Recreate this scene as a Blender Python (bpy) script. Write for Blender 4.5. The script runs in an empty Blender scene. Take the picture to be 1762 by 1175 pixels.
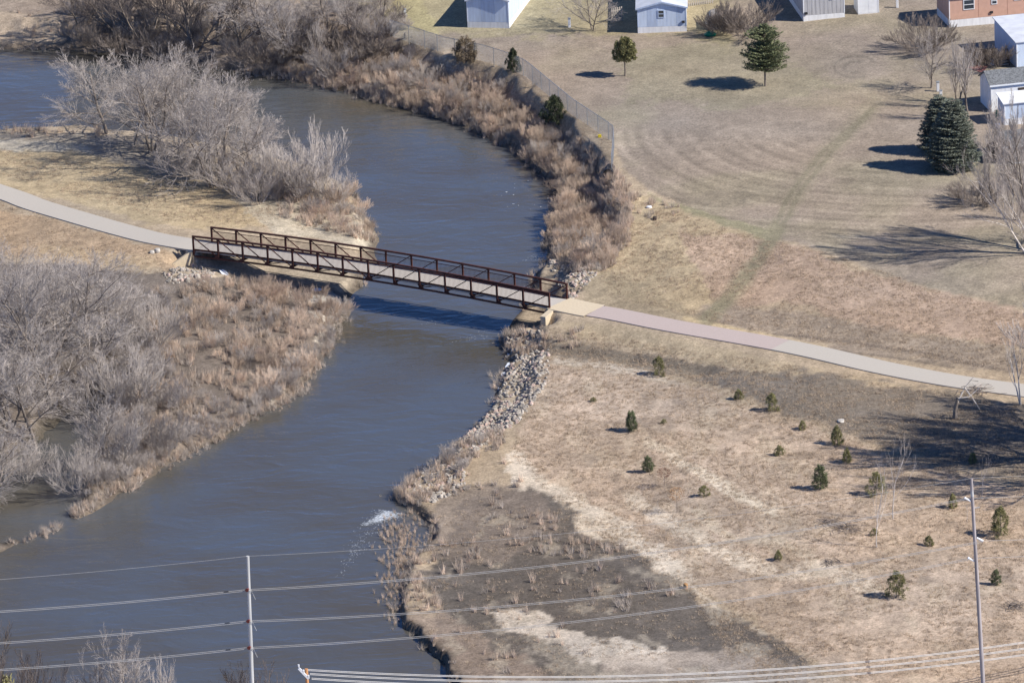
import bpy, math, random
import numpy as np
from mathutils import Vector, Matrix
random.seed(7)
RNG = np.random.default_rng(7)
PI = math.pi
scene = bpy.context.scene
C = scene.collection

# ------------------------------------------------------------------ camera
W0, H0 = 1762.0, 1175.0            # the photograph's own pixels
F = 11400.0                        # focal length in those pixels
DEP = math.radians(18.6)           # how far the camera looks down
ROLL = math.radians(2.5)
DIST = 590.0
CAM = np.array([0.0, -DIST * math.cos(DEP), DIST * math.sin(DEP)])
fwd = np.array([0.0, math.cos(DEP), -math.sin(DEP)])
rt0 = np.array([1.0, 0.0, 0.0])
up0 = np.cross(rt0, fwd)
right = rt0 * math.cos(ROLL) + -up0 * math.sin(ROLL)
up = np.cross(right, fwd)
cam_d = bpy.data.cameras.new('camera')
cam = bpy.data.objects.new('camera', cam_d)
C.objects.link(cam)
cam.matrix_world = Matrix(((right[0], up[0], -fwd[0], CAM[0]),
                           (right[1], up[1], -fwd[1], CAM[1]),
                           (right[2], up[2], -fwd[2], CAM[2]),
                           (0, 0, 0, 1)))
cam_d.sensor_width = 36.0
cam_d.lens = F / W0 * 36.0
cam_d.clip_start = 5.0
cam_d.clip_end = 12000.0
scene.camera = cam

# ------------------------------------------------------------------ light
SUN_EL, SUN_AZ = math.radians(40.0), math.radians(110.0)   # azimuth clockwise from +Y
world = bpy.data.worlds.new('World')
scene.world = world
world.use_nodes = True
wn = world.node_tree.nodes
wl = world.node_tree.links
bg = wn['Background']
sky = wn.new('ShaderNodeTexSky')
sky.sky_type = 'NISHITA'
sky.sun_disc = False
sky.sun_elevation = SUN_EL
sky.sun_rotation = SUN_AZ
sky.altitude = 400
sky.air_density = 0.42
sky.dust_density = 0.0
sky.ozone_density = 10.0
wl.new(sky.outputs[0], bg.inputs[0])
bg.inputs[1].default_value = 0.15
sd = bpy.data.lights.new('sun', 'SUN')
sd.energy = 5.0
sd.angle = math.radians(0.53)
sd.color = (1.0, 0.935, 0.85)
sun = bpy.data.objects.new('sun', sd)
C.objects.link(sun)
SUNV = Vector((math.sin(SUN_AZ) * math.cos(SUN_EL), math.cos(SUN_AZ) * math.cos(SUN_EL), math.sin(SUN_EL)))
sun.rotation_euler = SUNV.to_track_quat('Z', 'Y').to_euler()
sun.location = (60, -60, 80)
scene.view_settings.view_transform = 'Standard'
scene.view_settings.look = 'None'
scene.view_settings.gamma = 1
scene.view_settings.use_curve_mapping = False
scene.view_settings.exposure = 0.38
scene.cycles.max_bounces = 6
scene.cycles.transparent_max_bounces = 8

# ------------------------------------------------------------------ photo <-> place
def ray(px, py):
    px = np.asarray(px, float); py = np.asarray(py, float)
    a = (px - W0 / 2) / F; b = -(py - H0 / 2) / F
    return (fwd[None, :] + a.reshape(-1, 1) * right[None, :] + b.reshape(-1, 1) * up[None, :])
def on_plane(px, py, z=0.0):
    d = ray(px, py)
    t = (np.asarray(z, float).reshape(-1) - CAM[2]) / d[:, 2]
    return CAM[None, :] + d * t[:, None]
def project(P):
    v = P - CAM[None, :]
    dz = v @ fwd
    return (v @ right) / dz * F + W0 / 2, -(v @ up) / dz * F + H0 / 2

# ------------------------------------------------------------------ noise
def _hash(ix, iy, seed):
    n = (ix.astype(np.int64) * 374761393 + iy.astype(np.int64) * 668265263 + seed * 1442695041) & 0x7fffffff
    n = ((n ^ (n >> 13)) * 1274126177) & 0x7fffffff
    n = n ^ (n >> 16)
    return (n & 0xffff) / 65535.0
def vnoise(x, y, seed=0):
    ix = np.floor(x); iy = np.floor(y)
    fx = x - ix; fy = y - iy
    fx = fx * fx * (3 - 2 * fx); fy = fy * fy * (3 - 2 * fy)
    a = _hash(ix, iy, seed); b = _hash(ix + 1, iy, seed)
    c = _hash(ix, iy + 1, seed); d = _hash(ix + 1, iy + 1, seed)
    return (a * (1 - fx) + b * fx) * (1 - fy) + (c * (1 - fx) + d * fx) * fy
def fbm(x, y, s, octv=4, seed=0, rough=0.5):
    v = 0; amp = 1; tot = 0
    x = np.asarray(x, float) / s; y = np.asarray(y, float) / s
    for k in range(octv):
        v = v + amp * vnoise(x * 2 ** k + 13.7 * k, y * 2 ** k - 7.3 * k, seed + k)
        tot += amp; amp *= rough
    return v / tot
def sstep(a, b, x):
    t = np.clip((x - a) / (b - a), 0, 1)
    return t * t * (3 - 2 * t)

# ------------------------------------------------------------------ river outline
far_bank = [(-260, 62), (0, 84), (120, 86), (230, 96), (330, 110), (400, 124), (450, 132), (500, 138), (545, 147), (590, 158), (650, 176),
            (700, 190), (750, 203), (800, 223), (850, 245), (885, 258), (905, 285), (930, 295), (950, 318), (962, 340), (950, 372), (940, 402),
            (938, 428), (944, 450), (925, 470), (915, 500), (905, 530), (885, 552), (868, 575), (864, 600), (884, 624), (866, 650), (852, 685),
            (838, 715), (800, 748), (772, 772), (742, 803), (700, 832), (672, 856), (694, 872), (724, 888), (735, 912), (748, 932), (722, 952),
            (702, 985), (692, 1010), (690, 1050), (700, 1080), (728, 1106), (758, 1138), (775, 1165), (792, 1200), (760, 1250), (640, 1300),
            (300, 1290), (0, 1262), (-260, 1262)]
near_bank = [(-260, 1010), (-100, 985), (0, 950), (40, 930), (80, 916), (120, 900), (170, 870), (220, 842), (280, 806), (340, 776), (420, 731),
             (480, 701), (520, 670), (550, 632), (572, 600), (580, 570), (598, 538), (606, 516), (622, 492), (640, 455), (652, 414), (645, 390),
             (618, 352), (592, 322), (535, 292), (450, 270), (350, 252), (250, 238), (185, 230), (130, 224), (60, 227), (0, 230), (-260, 222)]
A = on_plane([p[0] for p in far_bank], [p[1] for p in far_bank])[:, :2]
B = on_plane([p[0] for p in near_bank], [p[1] for p in near_bank])[:, :2]
poly = np.vstack([[A[0] + (-900, 40)], A, [A[-1] + (-900, -120)], [B[0] + (-900, -120)], B, [B[-1] + (-900, 40)]])
# ragged edge: subdivide and jitter
pts = []
for i in range(len(poly)):
    p, q = poly[i], poly[(i + 1) % len(poly)]
    L = np.hypot(*(q - p))
    n = max(1, min(12, int(L / 1.3))) if L < 80 else 1
    for k in range(n):
        r = p + (q - p) * k / n
        if L < 80:
            r = r + (np.array([fbm(r[0:1], r[1:2], 1.5, 2, 5)[0], fbm(r[0:1], r[1:2], 1.5, 2, 9)[0]]) - .5) * 1.3
        pts.append(r)
RIV = np.array(pts)
def river_sd(x, y):
    """signed distance to the shoreline, positive on land"""
    x = x.ravel(); y = y.ravel()
    best = np.full(x.shape, 1e18); inside = np.zeros(x.shape, bool)
    n = len(RIV)
    for i in range(n):
        ax, ay = RIV[i]; bx, by = RIV[(i + 1) % n]
        dx, dy = bx - ax, by - ay
        t = np.clip(((x - ax) * dx + (y - ay) * dy) / (dx * dx + dy * dy + 1e-12), 0, 1)
        d = (x - ax - t * dx) ** 2 + (y - ay - t * dy) ** 2
        np.minimum(best, d, out=best)
        if dy != 0:
            c = ((ay > y) != (by > y)) & (x < (bx - ax) * (y - ay) / dy + ax)
            inside ^= c
    d = np.sqrt(best)
    return np.where(inside, -d, d)

# ------------------------------------------------------------------ terrain
ctrl = [  # px, py, plateau height, bank width, spread
    (50, 260, 0.9, 2.0), (250, 290, 1.1, 2.5), (0, 400, 1.6, 4), (150, 380, 1.9, 4), (300, 425, 2.45, 4), (450, 370, 1.8, 3), (580, 390, 1.3, 3),
    (470, 520, 1.0, 3), (300, 600, 1.2, 3), (100, 600, 1.2, 3), (450, 650, .9, 2.5), (200, 800, .9, 2.5), (0, 850, .9, 3), (-200, 600, 1.2, 3),
    (-200, 350, 1.6, 3), (-200, 900, 1.0, 3),
    (0, 20, 2.2, 4), (150, 20, 2.6, 4), (300, 10, 2.8, 5), (450, 20, 3.1, 6), (620, 60, 3.6, 8), (750, 80, 3.8, 9), (880, 130, 3.8, 8),
    (980, 190, 3.8, 5.5), (1040, 235, 3.8, 4.5), (1070, 280, 3.7, 5.5), (1080, 380, 3.2, 8), (1050, 470, 2.7, 5), (970, 525, 2.5, 3), (960, 620, 1.7, 4), (920, 690, 1.5, 4),
    (880, 780, 1.3, 4), (800, 870, .55, .8), (800, 1000, .5, .6), (760, 1090, .65, .3), (850, 1150, .7, .35), (1000, 900, .9, 3), (1100, 1100, 1.0, 3),
    (1200, 1000, 1.3, 3), (1300, 800, 1.8, 4), (1500, 900, 1.8, 4), (1700, 1000, 1.8, 4), (1600, 1150, 1.7, 4), (1100, 640, 1.7, 4),
    (1200, 560, 2.5, 4), (1400, 610, 2.4, 4), (1600, 650, 2.3, 4), (1760, 690, 2.2, 4), (1500, 720, 2.0, 4), (1200, 400, 3.6, 5),
    (1250, 470, 3.1, 4), (1400, 420, 3.7, 5), (1500, 520, 3.0, 4), (1700, 560, 3.0, 4), (1300, 200, 4.0, 6), (1600, 300, 4.0, 6), (1600, 50, 4.2, 6),
    (1100, 30, 4.0, 6), (800, 10, 4.0, 6), (1200, 120, 4.0, 6), (1700, 420, 3.8, 6), (300, 1330, 1.0, 1.5), (700, 1330, 1.0, 1.5), (1200, 1300, 1.3, 3),
]
cp = on_plane([c[0] for c in ctrl], [c[1] for c in ctrl], [c[2] for c in ctrl])[:, :2]
cH = np.array([c[2] for c in ctrl]); cW = np.array([c[3] for c in ctrl])

# bridge ends from the near top rail (the rail stands 1.45 m above the deck)
ZD, RAIL, DROP, BW, CAMBER, NP = 2.65, 1.45, 0.60, 2.95, 0.42, 14
bl = on_plane([331.8], [405.5], [ZD + RAIL])[0][:2]
br = on_plane([944.5], [503.5], [ZD + RAIL])[0][:2]
BL = np.hypot(*(br - bl))
bu = (br - bl) / BL
bv = np.array([-bu[1], bu[0]])                       # towards the far truss
print('bridge length', BL, 'dir', bu)
mL = bl + bv * BW / 2; mR = br + bv * BW / 2         # deck ends, on the centre line

def centre(px_list):
    return [on_plane([a], [b], [z])[0] for a, b, z in px_list]
left_path_c = centre([(-420, 220, 1.6), (-200, 268, 1.6), (0, 330, 1.7), (60, 352, 1.8), (130, 373, 2.0), (200, 393, 2.2), (262, 409, 2.45)])
left_path_c.append(np.array([mL[0] - bu[0] * 2.5, mL[1] - bu[1] * 2.5, ZD - .02]))
left_path_c.append(np.array([mL[0], mL[1], ZD - .01]))
right_path_c = [np.array([mR[0], mR[1], ZD - .01])] + centre([(1012, 533, 2.6), (1060, 541, 2.6), (1160, 561, 2.6), (1314, 588, 2.55), (1400, 605, 2.5), (1522, 633, 2.4),
                                                            (1640, 655, 2.35), (1756, 671, 2.3), (1900, 690, 2.3), (2100, 712, 2.3), (2500, 740, 2.3)])
def smooth_line(P, step=0.7):
    P = np.array(P); out = []
    n = len(P)
    for i in range(n - 1):
        p0 = P[max(i - 1, 0)]; p1 = P[i]; p2 = P[i + 1]; p3 = P[min(i + 2, n - 1)]
        m = max(2, int(np.hypot(*(p2 - p1)[:2]) / step))
        for k in range(m):
            t = k / m
            out.append(0.5 * ((2 * p1) + (-p0 + p2) * t + (2 * p0 - 5 * p1 + 4 * p2 - p3) * t * t + (-p0 + 3 * p1 - 3 * p2 + p3) * t ** 3))
    out.append(P[-1])
    return np.array(out)
LP = smooth_line(left_path_c); RP = smooth_line(right_path_c)
PATHS = np.vstack([LP, RP])
def path_near(x, y):
    best = np.full(x.shape, 1e9); zz = np.zeros(x.shape)
    for L in (LP, RP):
        for i in range(0, len(L) - 1, 2):
            a = L[i]; b = L[min(i + 2, len(L) - 1)]
            dx, dy = b[0] - a[0], b[1] - a[1]
            t = np.clip(((x - a[0]) * dx + (y - a[1]) * dy) / (dx * dx + dy * dy), 0, 1)
            d = np.hypot(x - a[0] - t * dx, y - a[1] - t * dy)
            m = d < best
            best = np.where(m, d, best); zz = np.where(m, a[2] + t * (b[2] - a[2]), zz)
    return best, zz

def base_height(x, y, sd):
    w = np.zeros(x.shape); h = np.zeros(x.shape); wd = np.zeros(x.shape)
    for (cx, cy), H, ww in zip(cp, cH, cW):
        d2 = ((x - cx) ** 2 + ((y - cy) * .8) ** 2)
        k = 1.0 / (d2 + 6.0) ** 2
        w += k; h += k * H; wd += k * ww
    h /= w; wd /= w
    warp = (fbm(x, y, 5.0, 3, 21) - .5)
    t = np.clip((sd + warp * wd * .55 * sstep(0, wd, sd)) / wd, 0, 1)
    prof = 0.30 * sstep(0, .18, t) + 0.18 * t + 0.52 * sstep(.45, 1.0, t)
    steep = 0.24 * sstep(0, .18, t) + 0.26 * t + 0.50 * sstep(.70, .92, t)
    prof = np.where(h > 3.2, steep, prof)
    prof = np.where(h < 1.35, sstep(0, .7, t), prof)
    z = h * prof
    rough = sstep(0.2, 1.5, sd)
    z += rough * (fbm(x, y, 9, 3, 33) - .5) * .35 * np.clip(h / 3, .3, 1) * np.where(h > 3.5, .35, 1)
    z += rough * (fbm(x, y, .9, 2, 35) - .5) * np.where(h > 3.5, .03, .10)
    z = np.where(sd <= 0, np.maximum(-1.2, sd * .5), np.maximum(z, .02 + .0 * sd))
    return z

def swale(x, y, z):
    for (a, b, dep, wid) in SWALES:
        dx, dy = b[0] - a[0], b[1] - a[1]
        t = np.clip(((x - a[0]) * dx + (y - a[1]) * dy) / (dx * dx + dy * dy), 0, 1)
        d = np.hypot(x - a[0] - t * dx, y - a[1] - t * dy)
        z = z - dep * np.exp(-(d / wid) ** 2)
    return z
sw = on_plane([950, 1080, 1200, 1370], [598, 616, 638, 662], 1.7)
SWALES = [(sw[0], sw[1], .35, 1.3), (sw[1], sw[2], .35, 1.4), (sw[2], sw[3], .25, 1.4)]

def axis(lo, hi, step, far):
    a = np.arange(lo, hi, step)
    out_hi = []; s = step; v = hi
    while v < far: out_hi.append(v); s *= 1.35; v += s
    out_lo = []; s = step; v = lo - step
    while v > -far: out_lo.append(v); s *= 1.35; v -= s
    return np.array(out_lo[::-1] + list(a) + out_hi)
GX = axis(-52, 55, .18, 4000); GY = axis(-88, 122, .40, 4000)
XX, YY = np.meshgrid(GX, GY)
shp = XX.shape
xf, yf = XX.ravel(), YY.ravel()
SD = river_sd(xf, yf)
ZZ = swale(xf, yf, base_height(xf, yf, SD))
PD, PZ = path_near(xf, yf)
k = 1 - sstep(1.6, 3.9, PD)
k = k * sstep(-.2, 1.2, SD)
ZZ = ZZ * (1 - k) + (PZ - .06) * k
# keep the soil out from under the span: the bank falls away to the water in front of the abutments
rel = np.stack([xf - mL[0], yf - mL[1]], 1)
bs = rel @ bu; bt = rel @ bv
und = (bs > .35) & (bs < BL - .35)
slope_l = ZD - .6 - np.maximum(0, bs - .2) * .22
slope_r = ZD - 1.1 - np.maximum(0, BL - bs - .2) * .75
cap = np.where(bs < BL / 2, np.maximum(slope_l, .75), np.maximum(slope_r, .15))
kk = (1 - sstep(BW / 2 + .5, BW / 2 + 4.0, np.abs(bt))) * und
ZZ = np.where(SD > 0, np.minimum(ZZ, ZZ * (1 - kk) + np.minimum(ZZ, cap) * kk), ZZ)
DIGS = [(bl + bu * (BL + .3) - bv * 2.1, .95, 1.25), (on_plane([318], [462], 1.3)[0][:2], 1.25, 1.7), (on_plane([345], [468], 1.3)[0][:2], 1.2, 1.8)]
for c_, zt_, r_ in DIGS:
    g_ = np.exp(-(((xf - c_[0]) ** 2 + (yf - c_[1]) ** 2) / r_ ** 2) ** 1.5) * (PD > 1.5)
    ZZ = np.where((SD > 0) & (ZZ > zt_), ZZ * (1 - g_) + zt_ * g_, ZZ)
POND = [(-400, 840), (-60, 815), (40, 785), (95, 735), (140, 695), (172, 690), (178, 730), (158, 775), (140, 815), (135, 862), (108, 893), (60, 912), (0, 932), (-400, 990)]
pw_ = on_plane([p[0] for p in POND], [p[1] for p in POND])[:, :2]
sel_ = (np.abs(xf - pw_[:, 0].mean()) < 60) & (np.abs(yf - pw_[:, 1].mean()) < 60)
pd_ = np.full(xf.shape, -9.0)
def poly_sd(x, y, Pn):
    best = np.full(x.shape, 1e18); ins = np.zeros(x.shape, bool)
    for i in range(len(Pn)):
        ax, ay = Pn[i]; bx, by = Pn[(i + 1) % len(Pn)]
        dx, dy = bx - ax, by - ay
        t = np.clip(((x - ax) * dx + (y - ay) * dy) / (dx * dx + dy * dy + 1e-12), 0, 1)
        best = np.minimum(best, (x - ax - t * dx) ** 2 + (y - ay - t * dy) ** 2)
        if dy: ins ^= ((ay > y) != (by > y)) & (x < (bx - ax) * (y - ay) / dy + ax)
    return np.where(ins, 1, -1) * np.sqrt(best)
pd_[sel_] = poly_sd(xf[sel_], yf[sel_], pw_) + (fbm(xf[sel_], yf[sel_], 1.2, 3, 77) - .5) * 1.2
kp_ = sstep(-1.6, .3, pd_)
ZZ = ZZ * (1 - kp_) + (-.25) * kp_
ZG = ZZ.reshape(shp)

def height(x, y):
    x = np.atleast_1d(np.asarray(x, float)); y = np.atleast_1d(np.asarray(y, float))
    i = np.clip(np.searchsorted(GX, x) - 1, 0, len(GX) - 2); j = np.clip(np.searchsorted(GY, y) - 1, 0, len(GY) - 2)
    tx = (x - GX[i]) / (GX[i + 1] - GX[i]); ty = (y - GY[j]) / (GY[j + 1] - GY[j])
    return (ZG[j, i] * (1 - tx) + ZG[j, i + 1] * tx) * (1 - ty) + (ZG[j + 1, i] * (1 - tx) + ZG[j + 1, i + 1] * tx) * ty
def at(px, py):
    """the point of the terrain that the photograph shows at this pixel"""
    d = ray([px], [py])[0]
    prev = None
    for z in np.arange(6.5, -.3, -.04):
        t = (z - CAM[2]) / d[2]; p = CAM + d * t
        if z <= max(height(p[0], p[1])[0], 0.0):
            return Vector((p[0], p[1], max(height(p[0], p[1])[0], 0.0)))
    return Vector((p[0], p[1], 0))
def scale_at(P):
    return F / float((np.array(P) - CAM) @ fwd)

# ------------------------------------------------------------------ helpers
def tag(o, label=None, cat=None, group=None, kind=None):
    if label: o['label'] = label
    if cat: o['category'] = cat
    if group: o['group'] = group
    if kind: o['kind'] = kind
    return o
def link(o, parent=None):
    C.objects.link(o)
    if parent is not None: o.parent = parent
    return o
def empty(name, loc=(0, 0, 0), rz=0.0):
    o = bpy.data.objects.new(name, None)
    o.empty_display_size = .3
    o.location = loc; o.rotation_euler = (0, 0, rz)
    return link(o)
def mesh_np(name, V, Fs, mat=None, smooth=False):
    V = np.asarray(V, np.float32); Fs = np.asarray(Fs, np.int32)
    me = bpy.data.meshes.new(name)
    n = Fs.shape[1]
    me.vertices.add(len(V)); me.vertices.foreach_set('co', V.ravel())
    me.loops.add(Fs.size); me.loops.foreach_set('vertex_index', Fs.ravel())
    me.polygons.add(len(Fs)); me.polygons.foreach_set('loop_start', np.arange(0, Fs.size, n, dtype=np.int32))
    me.polygons.foreach_set('loop_total', np.full(len(Fs), n, np.int32))
    if smooth: me.polygons.foreach_set('use_smooth', np.ones(len(Fs), bool))
    me.update(calc_edges=True)
    if not smooth: me.shade_flat()
    if mat: me.materials.append(mat)
    return me
class MB:
    """collects boxes, bars and faces, then links them as one mesh object"""
    def __init__(s): s.v = []; s.f = []
    def face(s, pts):
        n = len(s.v); s.v += [tuple(p) for p in pts]; s.f.append(tuple(range(n, n + len(pts))))
    def prism(s, bot, top):
        n = len(s.v); m = len(bot)
        s.v += [tuple(p) for p in bot] + [tuple(p) for p in top]
        s.f.append(tuple(range(n + m - 1, n - 1, -1))); s.f.append(tuple(range(n + m, n + 2 * m)))
        for i in range(m):
            j = (i + 1) % m
            s.f.append((n + i, n + j, n + m + j, n + m + i))
    def box(s, x0, x1, y0, y1, z0, z1):
        s.prism([(x0, y0, z0), (x1, y0, z0), (x1, y1, z0), (x0, y1, z0)], [(x0, y0, z1), (x1, y0, z1), (x1, y1, z1), (x0, y1, z1)])
    def bar(s, p, q, w, h=None, upv=(0, 0, 1)):
        p = Vector(p); q = Vector(q); h = h or w
        d = (q - p).normalized(); u = Vector(upv)
        if abs(d.dot(u)) > .98: u = Vector((0, 1, 0))
        a = d.cross(u).normalized() * w / 2; b = a.cross(d).normalized() * h / 2
        s.prism([p - a - b, p + a - b, p + a + b, p - a + b], [q - a - b, q + a - b, q + a + b, q - a + b])
    def tube(s, P, R, n=8, cap=True):
        P = [Vector(p) for p in P]; base = len(s.v)
        for i, p in enumerate(P):
            d = (P[min(i + 1, len(P) - 1)] - P[max(i - 1, 0)]).normalized()
            u = Vector((0, 0, 1)) if abs(d.z) < .9 else Vector((1, 0, 0))
            a = d.cross(u).normalized(); b = a.cross(d)
            r = R[i] if hasattr(R, '__len__') else R
            for k in range(n):
                t = 2 * PI * k / n
                s.v.append(tuple(p + a * math.cos(t) * r + b * math.sin(t) * r))
        for i in range(len(P) - 1):
            for k in range(n):
                k2 = (k + 1) % n
                s.f.append((base + i * n + k, base + i * n + k2, base + (i + 1) * n + k2, base + (i + 1) * n + k))
        if cap:
            s.f.append(tuple(base + k for k in range(n))[::-1])
            s.f.append(tuple(base + (len(P) - 1) * n + k for k in range(n)))
    def mesh(s, name, mat):
        me = bpy.data.meshes.new(name); me.from_pydata(s.v, [], s.f); me.update()
        if mat: me.materials.append(mat)
        return me
    def build(s, name, mat, parent=None, bevel=0):
        import bmesh
        me = s.mesh(name, mat)
        bm = bmesh.new(); bm.from_mesh(me)
        bmesh.ops.recalc_face_normals(bm, faces=bm.faces)
        bm.to_mesh(me); bm.free()
        o = bpy.data.objects.new(name, me)
        if bevel:
            b = o.modifiers.new('bevel', 'BEVEL'); b.width = bevel; b.segments = 2
        return link(o, parent)
def obj(name, me, parent=None, loc=None):
    o = bpy.data.objects.new(name, me)
    if loc is not None: o.location = loc
    return link(o, parent)
def copy_tree(o, parent=None):
    c = o.copy(); C.objects.link(c); c.parent = parent
    for ch in list(o.children):
        copy_tree(ch, c)
    return c

# ------------------------------------------------------------------ materials
def mat(name, col, rough=.85, var=.15, scale=3.0, bump=0.0, spec=.3, metal=0.0, rnd=0.0, detail=6, col2=None, stretch=None, bscale=None):
    m = bpy.data.materials.new(name); m.use_nodes = True
    nt = m.node_tree; N = nt.nodes; L = nt.links
    p = N['Principled BSDF']
    p.inputs['Roughness'].default_value = rough
    p.inputs['Specular IOR Level'].default_value = spec
    p.inputs['Metallic'].default_value = metal
    tc = N.new('ShaderNodeTexCoord')
    src = tc.outputs['Object']
    if stretch:
        mp = N.new('ShaderNodeMapping'); mp.inputs['Scale'].default_value = stretch
        L.new(src, mp.inputs[0]); src = mp.outputs[0]
    nz = N.new('ShaderNodeTexNoise'); nz.inputs['Scale'].default_value = scale; nz.inputs['Detail'].default_value = detail
    L.new(src, nz.inputs['Vector'])
    rp = N.new('ShaderNodeValToRGB')
    c2 = col2 or tuple(c * (1 - var * 1.6) for c in col)
    c1 = tuple(min(1, c * (1 + var)) for c in col)
    rp.color_ramp.elements[0].position = .32; rp.color_ramp.elements[0].color = (*c2, 1)
    rp.color_ramp.elements[1].position = .68; rp.color_ramp.elements[1].color = (*c1, 1)
    L.new(nz.outputs[0], rp.inputs[0])
    out = rp.outputs[0]
    if rnd:
        oi = N.new('ShaderNodeObjectInfo')
        mr = N.new('ShaderNodeMapRange'); mr.inputs['To Min'].default_value = 1 - rnd; mr.inputs['To Max'].default_value = 1 + rnd
        L.new(oi.outputs['Random'], mr.inputs[0])
        mx = N.new('ShaderNodeVectorMath'); mx.operation = 'SCALE'
        L.new(out, mx.inputs[0]); L.new(mr.outputs[0], mx.inputs['Scale']); out = mx.outputs[0]
    L.new(out, p.inputs['Base Color'])
    if bump:
        nb = N.new('ShaderNodeTexNoise'); nb.inputs['Scale'].default_value = bscale or scale * 4; nb.inputs['Detail'].default_value = 4
        L.new(src, nb.inputs['Vector'])
        bp = N.new('ShaderNodeBump'); bp.inputs['Strength'].default_value = bump; bp.inputs['Distance'].default_value = .05
        L.new(nb.outputs[0], bp.inputs['Height']); L.new(bp.outputs[0], p.inputs['Normal'])
    return m
M = {}
M['concrete'] = mat('concrete', (.475, .44, .385), .9, .035, 9.0, .1)
M['deck'] = mat('deck_concrete', (.47, .44, .40), .9, .04, 9.0, .1)
M['tanconc'] = mat('tan_concrete', (.60, .51, .37), .9, .05, 6, .1)
M['pink'] = mat('pink_concrete', (.46, .385, .355), .9, .04, 9.0, .1)
M['rust'] = mat('weathering_steel', (.085, .034, .027), .75, .25, 2.0, .1, spec=.25)
M['twig'] = mat('grey_twig', (.455, .405, .365), .9, .18, 1.0, rnd=.12)
M['twig_shaded'] = mat('shaded_twig', (.15, .125, .115), .9, .2, 1.0, rnd=.12)  # twigs darkened: the top wood's shadows are put into the colour
M['twig_brown'] = mat('brown_twig', (.25, .21, .18), .9, .18, 1.0, rnd=.12)
M['bark'] = mat('bark', (.22, .185, .155), .95, .25, 2.0, .5, stretch=(4, 4, 1))
M['birch'] = mat('pale_bark', (.62, .56, .50), .85, .25, 2.5, .3)
M['weed'] = mat('dry_weed', (.60, .475, .37), .95, .15, 2.0, rnd=.25)
M['weed_grey'] = mat('grey_weed', (.44, .38, .325), .95, .15, 2.0, rnd=.25)
M['grass'] = mat('dry_grass', (.45, .355, .26), .95, .12, 2.0, rnd=.22)
M['needle_blue'] = mat('blue_needles', (.19, .21, .165), .8, .3, 1.5, rnd=.08)
M['needle'] = mat('green_needles', (.17, .19, .10), .8, .3, 2.0, rnd=.15)
M['needle_olive'] = mat('olive_needles', (.27, .255, .115), .8, .3, 2.0, rnd=.15)
M['needle_brown'] = mat('brownish_needles', (.24, .19, .125), .8, .3, 2.0, rnd=.1)
M['needle_dark'] = mat('dark_needles', (.105, .12, .065), .8, .3, 2.0, rnd=.1)
M['rock'] = mat('riprap_stone', (.37, .335, .29), .9, .2, 1.5, .3, rnd=.28)
M['rock_pink'] = mat('pink_stone', (.47, .36, .31), .9, .15, 1.5, .3, rnd=.2)
M['white'] = mat('white_paint', (.78, .80, .82), .6, .05, 2.0)
M['skirt'] = mat('white_skirting', (.76, .77, .78), .65, .07, 1.5, stretch=(3, 3, .4))
M['blue'] = mat('pale_blue_siding', (.56, .65, .78), .6, .07, 1.4, stretch=(3, 3, .4))
M['bluedk'] = mat('blue_siding_panel', (.46, .55, .70), .6, .07, 1.4, stretch=(3, 3, .4))
M['greysid'] = mat('grey_siding', (.46, .46, .47), .7, .12, 2.0, stretch=(4, 4, .3))
M['salmon'] = mat('salmon_siding', (.58, .36, .27), .7, .05, 2.0)
M['roofwhite'] = mat('pale_metal_roof', (.62, .65, .70), .5, .08, 1.0)
M['shingle'] = mat('grey_shingles', (.17, .18, .19), .9, .3, 6.0, .4)
M['dkwood'] = mat('dark_wood', (.075, .058, .048), .9, .3, 3.0, .2)
M['wood'] = mat('pale_wood', (.42, .38, .33), .9, .2, 3.0, .2)
M['glass'] = mat('window_glass', (.05, .06, .07), .08, .1, 1.0, spec=.8)
M['galv'] = mat('galvanised_steel', (.42, .44, .45), .45, .1, 3.0, metal=.5)
M['pole'] = mat('grey_pole', (.46, .47, .47), .8, .12, 1.0, .1, stretch=(6, 6, .4))
M['polebr'] = mat('brown_pole', (.36, .33, .335), .7, .2, 1.0, .1, stretch=(6, 6, .4))
M['polewood'] = mat('orange_pole_wood', (.50, .25, .11), .8, .2, 1.0, .1, stretch=(6, 6, .4))
M['wire'] = mat('aluminium_wire', (.42, .42, .42), .45, .05, 1.0)
M['red'] = mat('red_insulator', (.16, .03, .025), .4, .2, 3.0, spec=.5)
M['dark'] = mat('dark_metal', (.03, .03, .032), .6, .2, 3.0)
M['green'] = mat('green_plastic', (.015, .22, .12), .5, .1, 3.0)
M['yellow'] = mat('yellow_plastic', (.75, .60, .04), .5, .05, 3.0)
M['bluep'] = mat('blue_tarp', (.10, .16, .35), .6, .2, 3.0)
M['redp'] = mat('red_plastic', (.45, .05, .06), .5, .2, 3.0)
M['patio'] = mat('red_patio', (.36, .17, .15), .9, .2, 2.0)
M['ice'] = mat('ice', (.72, .78, .86), .35, .08, 2.0, .3, spec=.5)
M['leaf_or'] = mat('orange_leaves', (.42, .24, .11), .9, .2, 3.0)
M['leaf_br'] = mat('brown_leaves', (.26, .15, .10), .9, .2, 3.0)
M['log'] = mat('log', (.50, .47, .42), .9, .2, 3.0)

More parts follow.
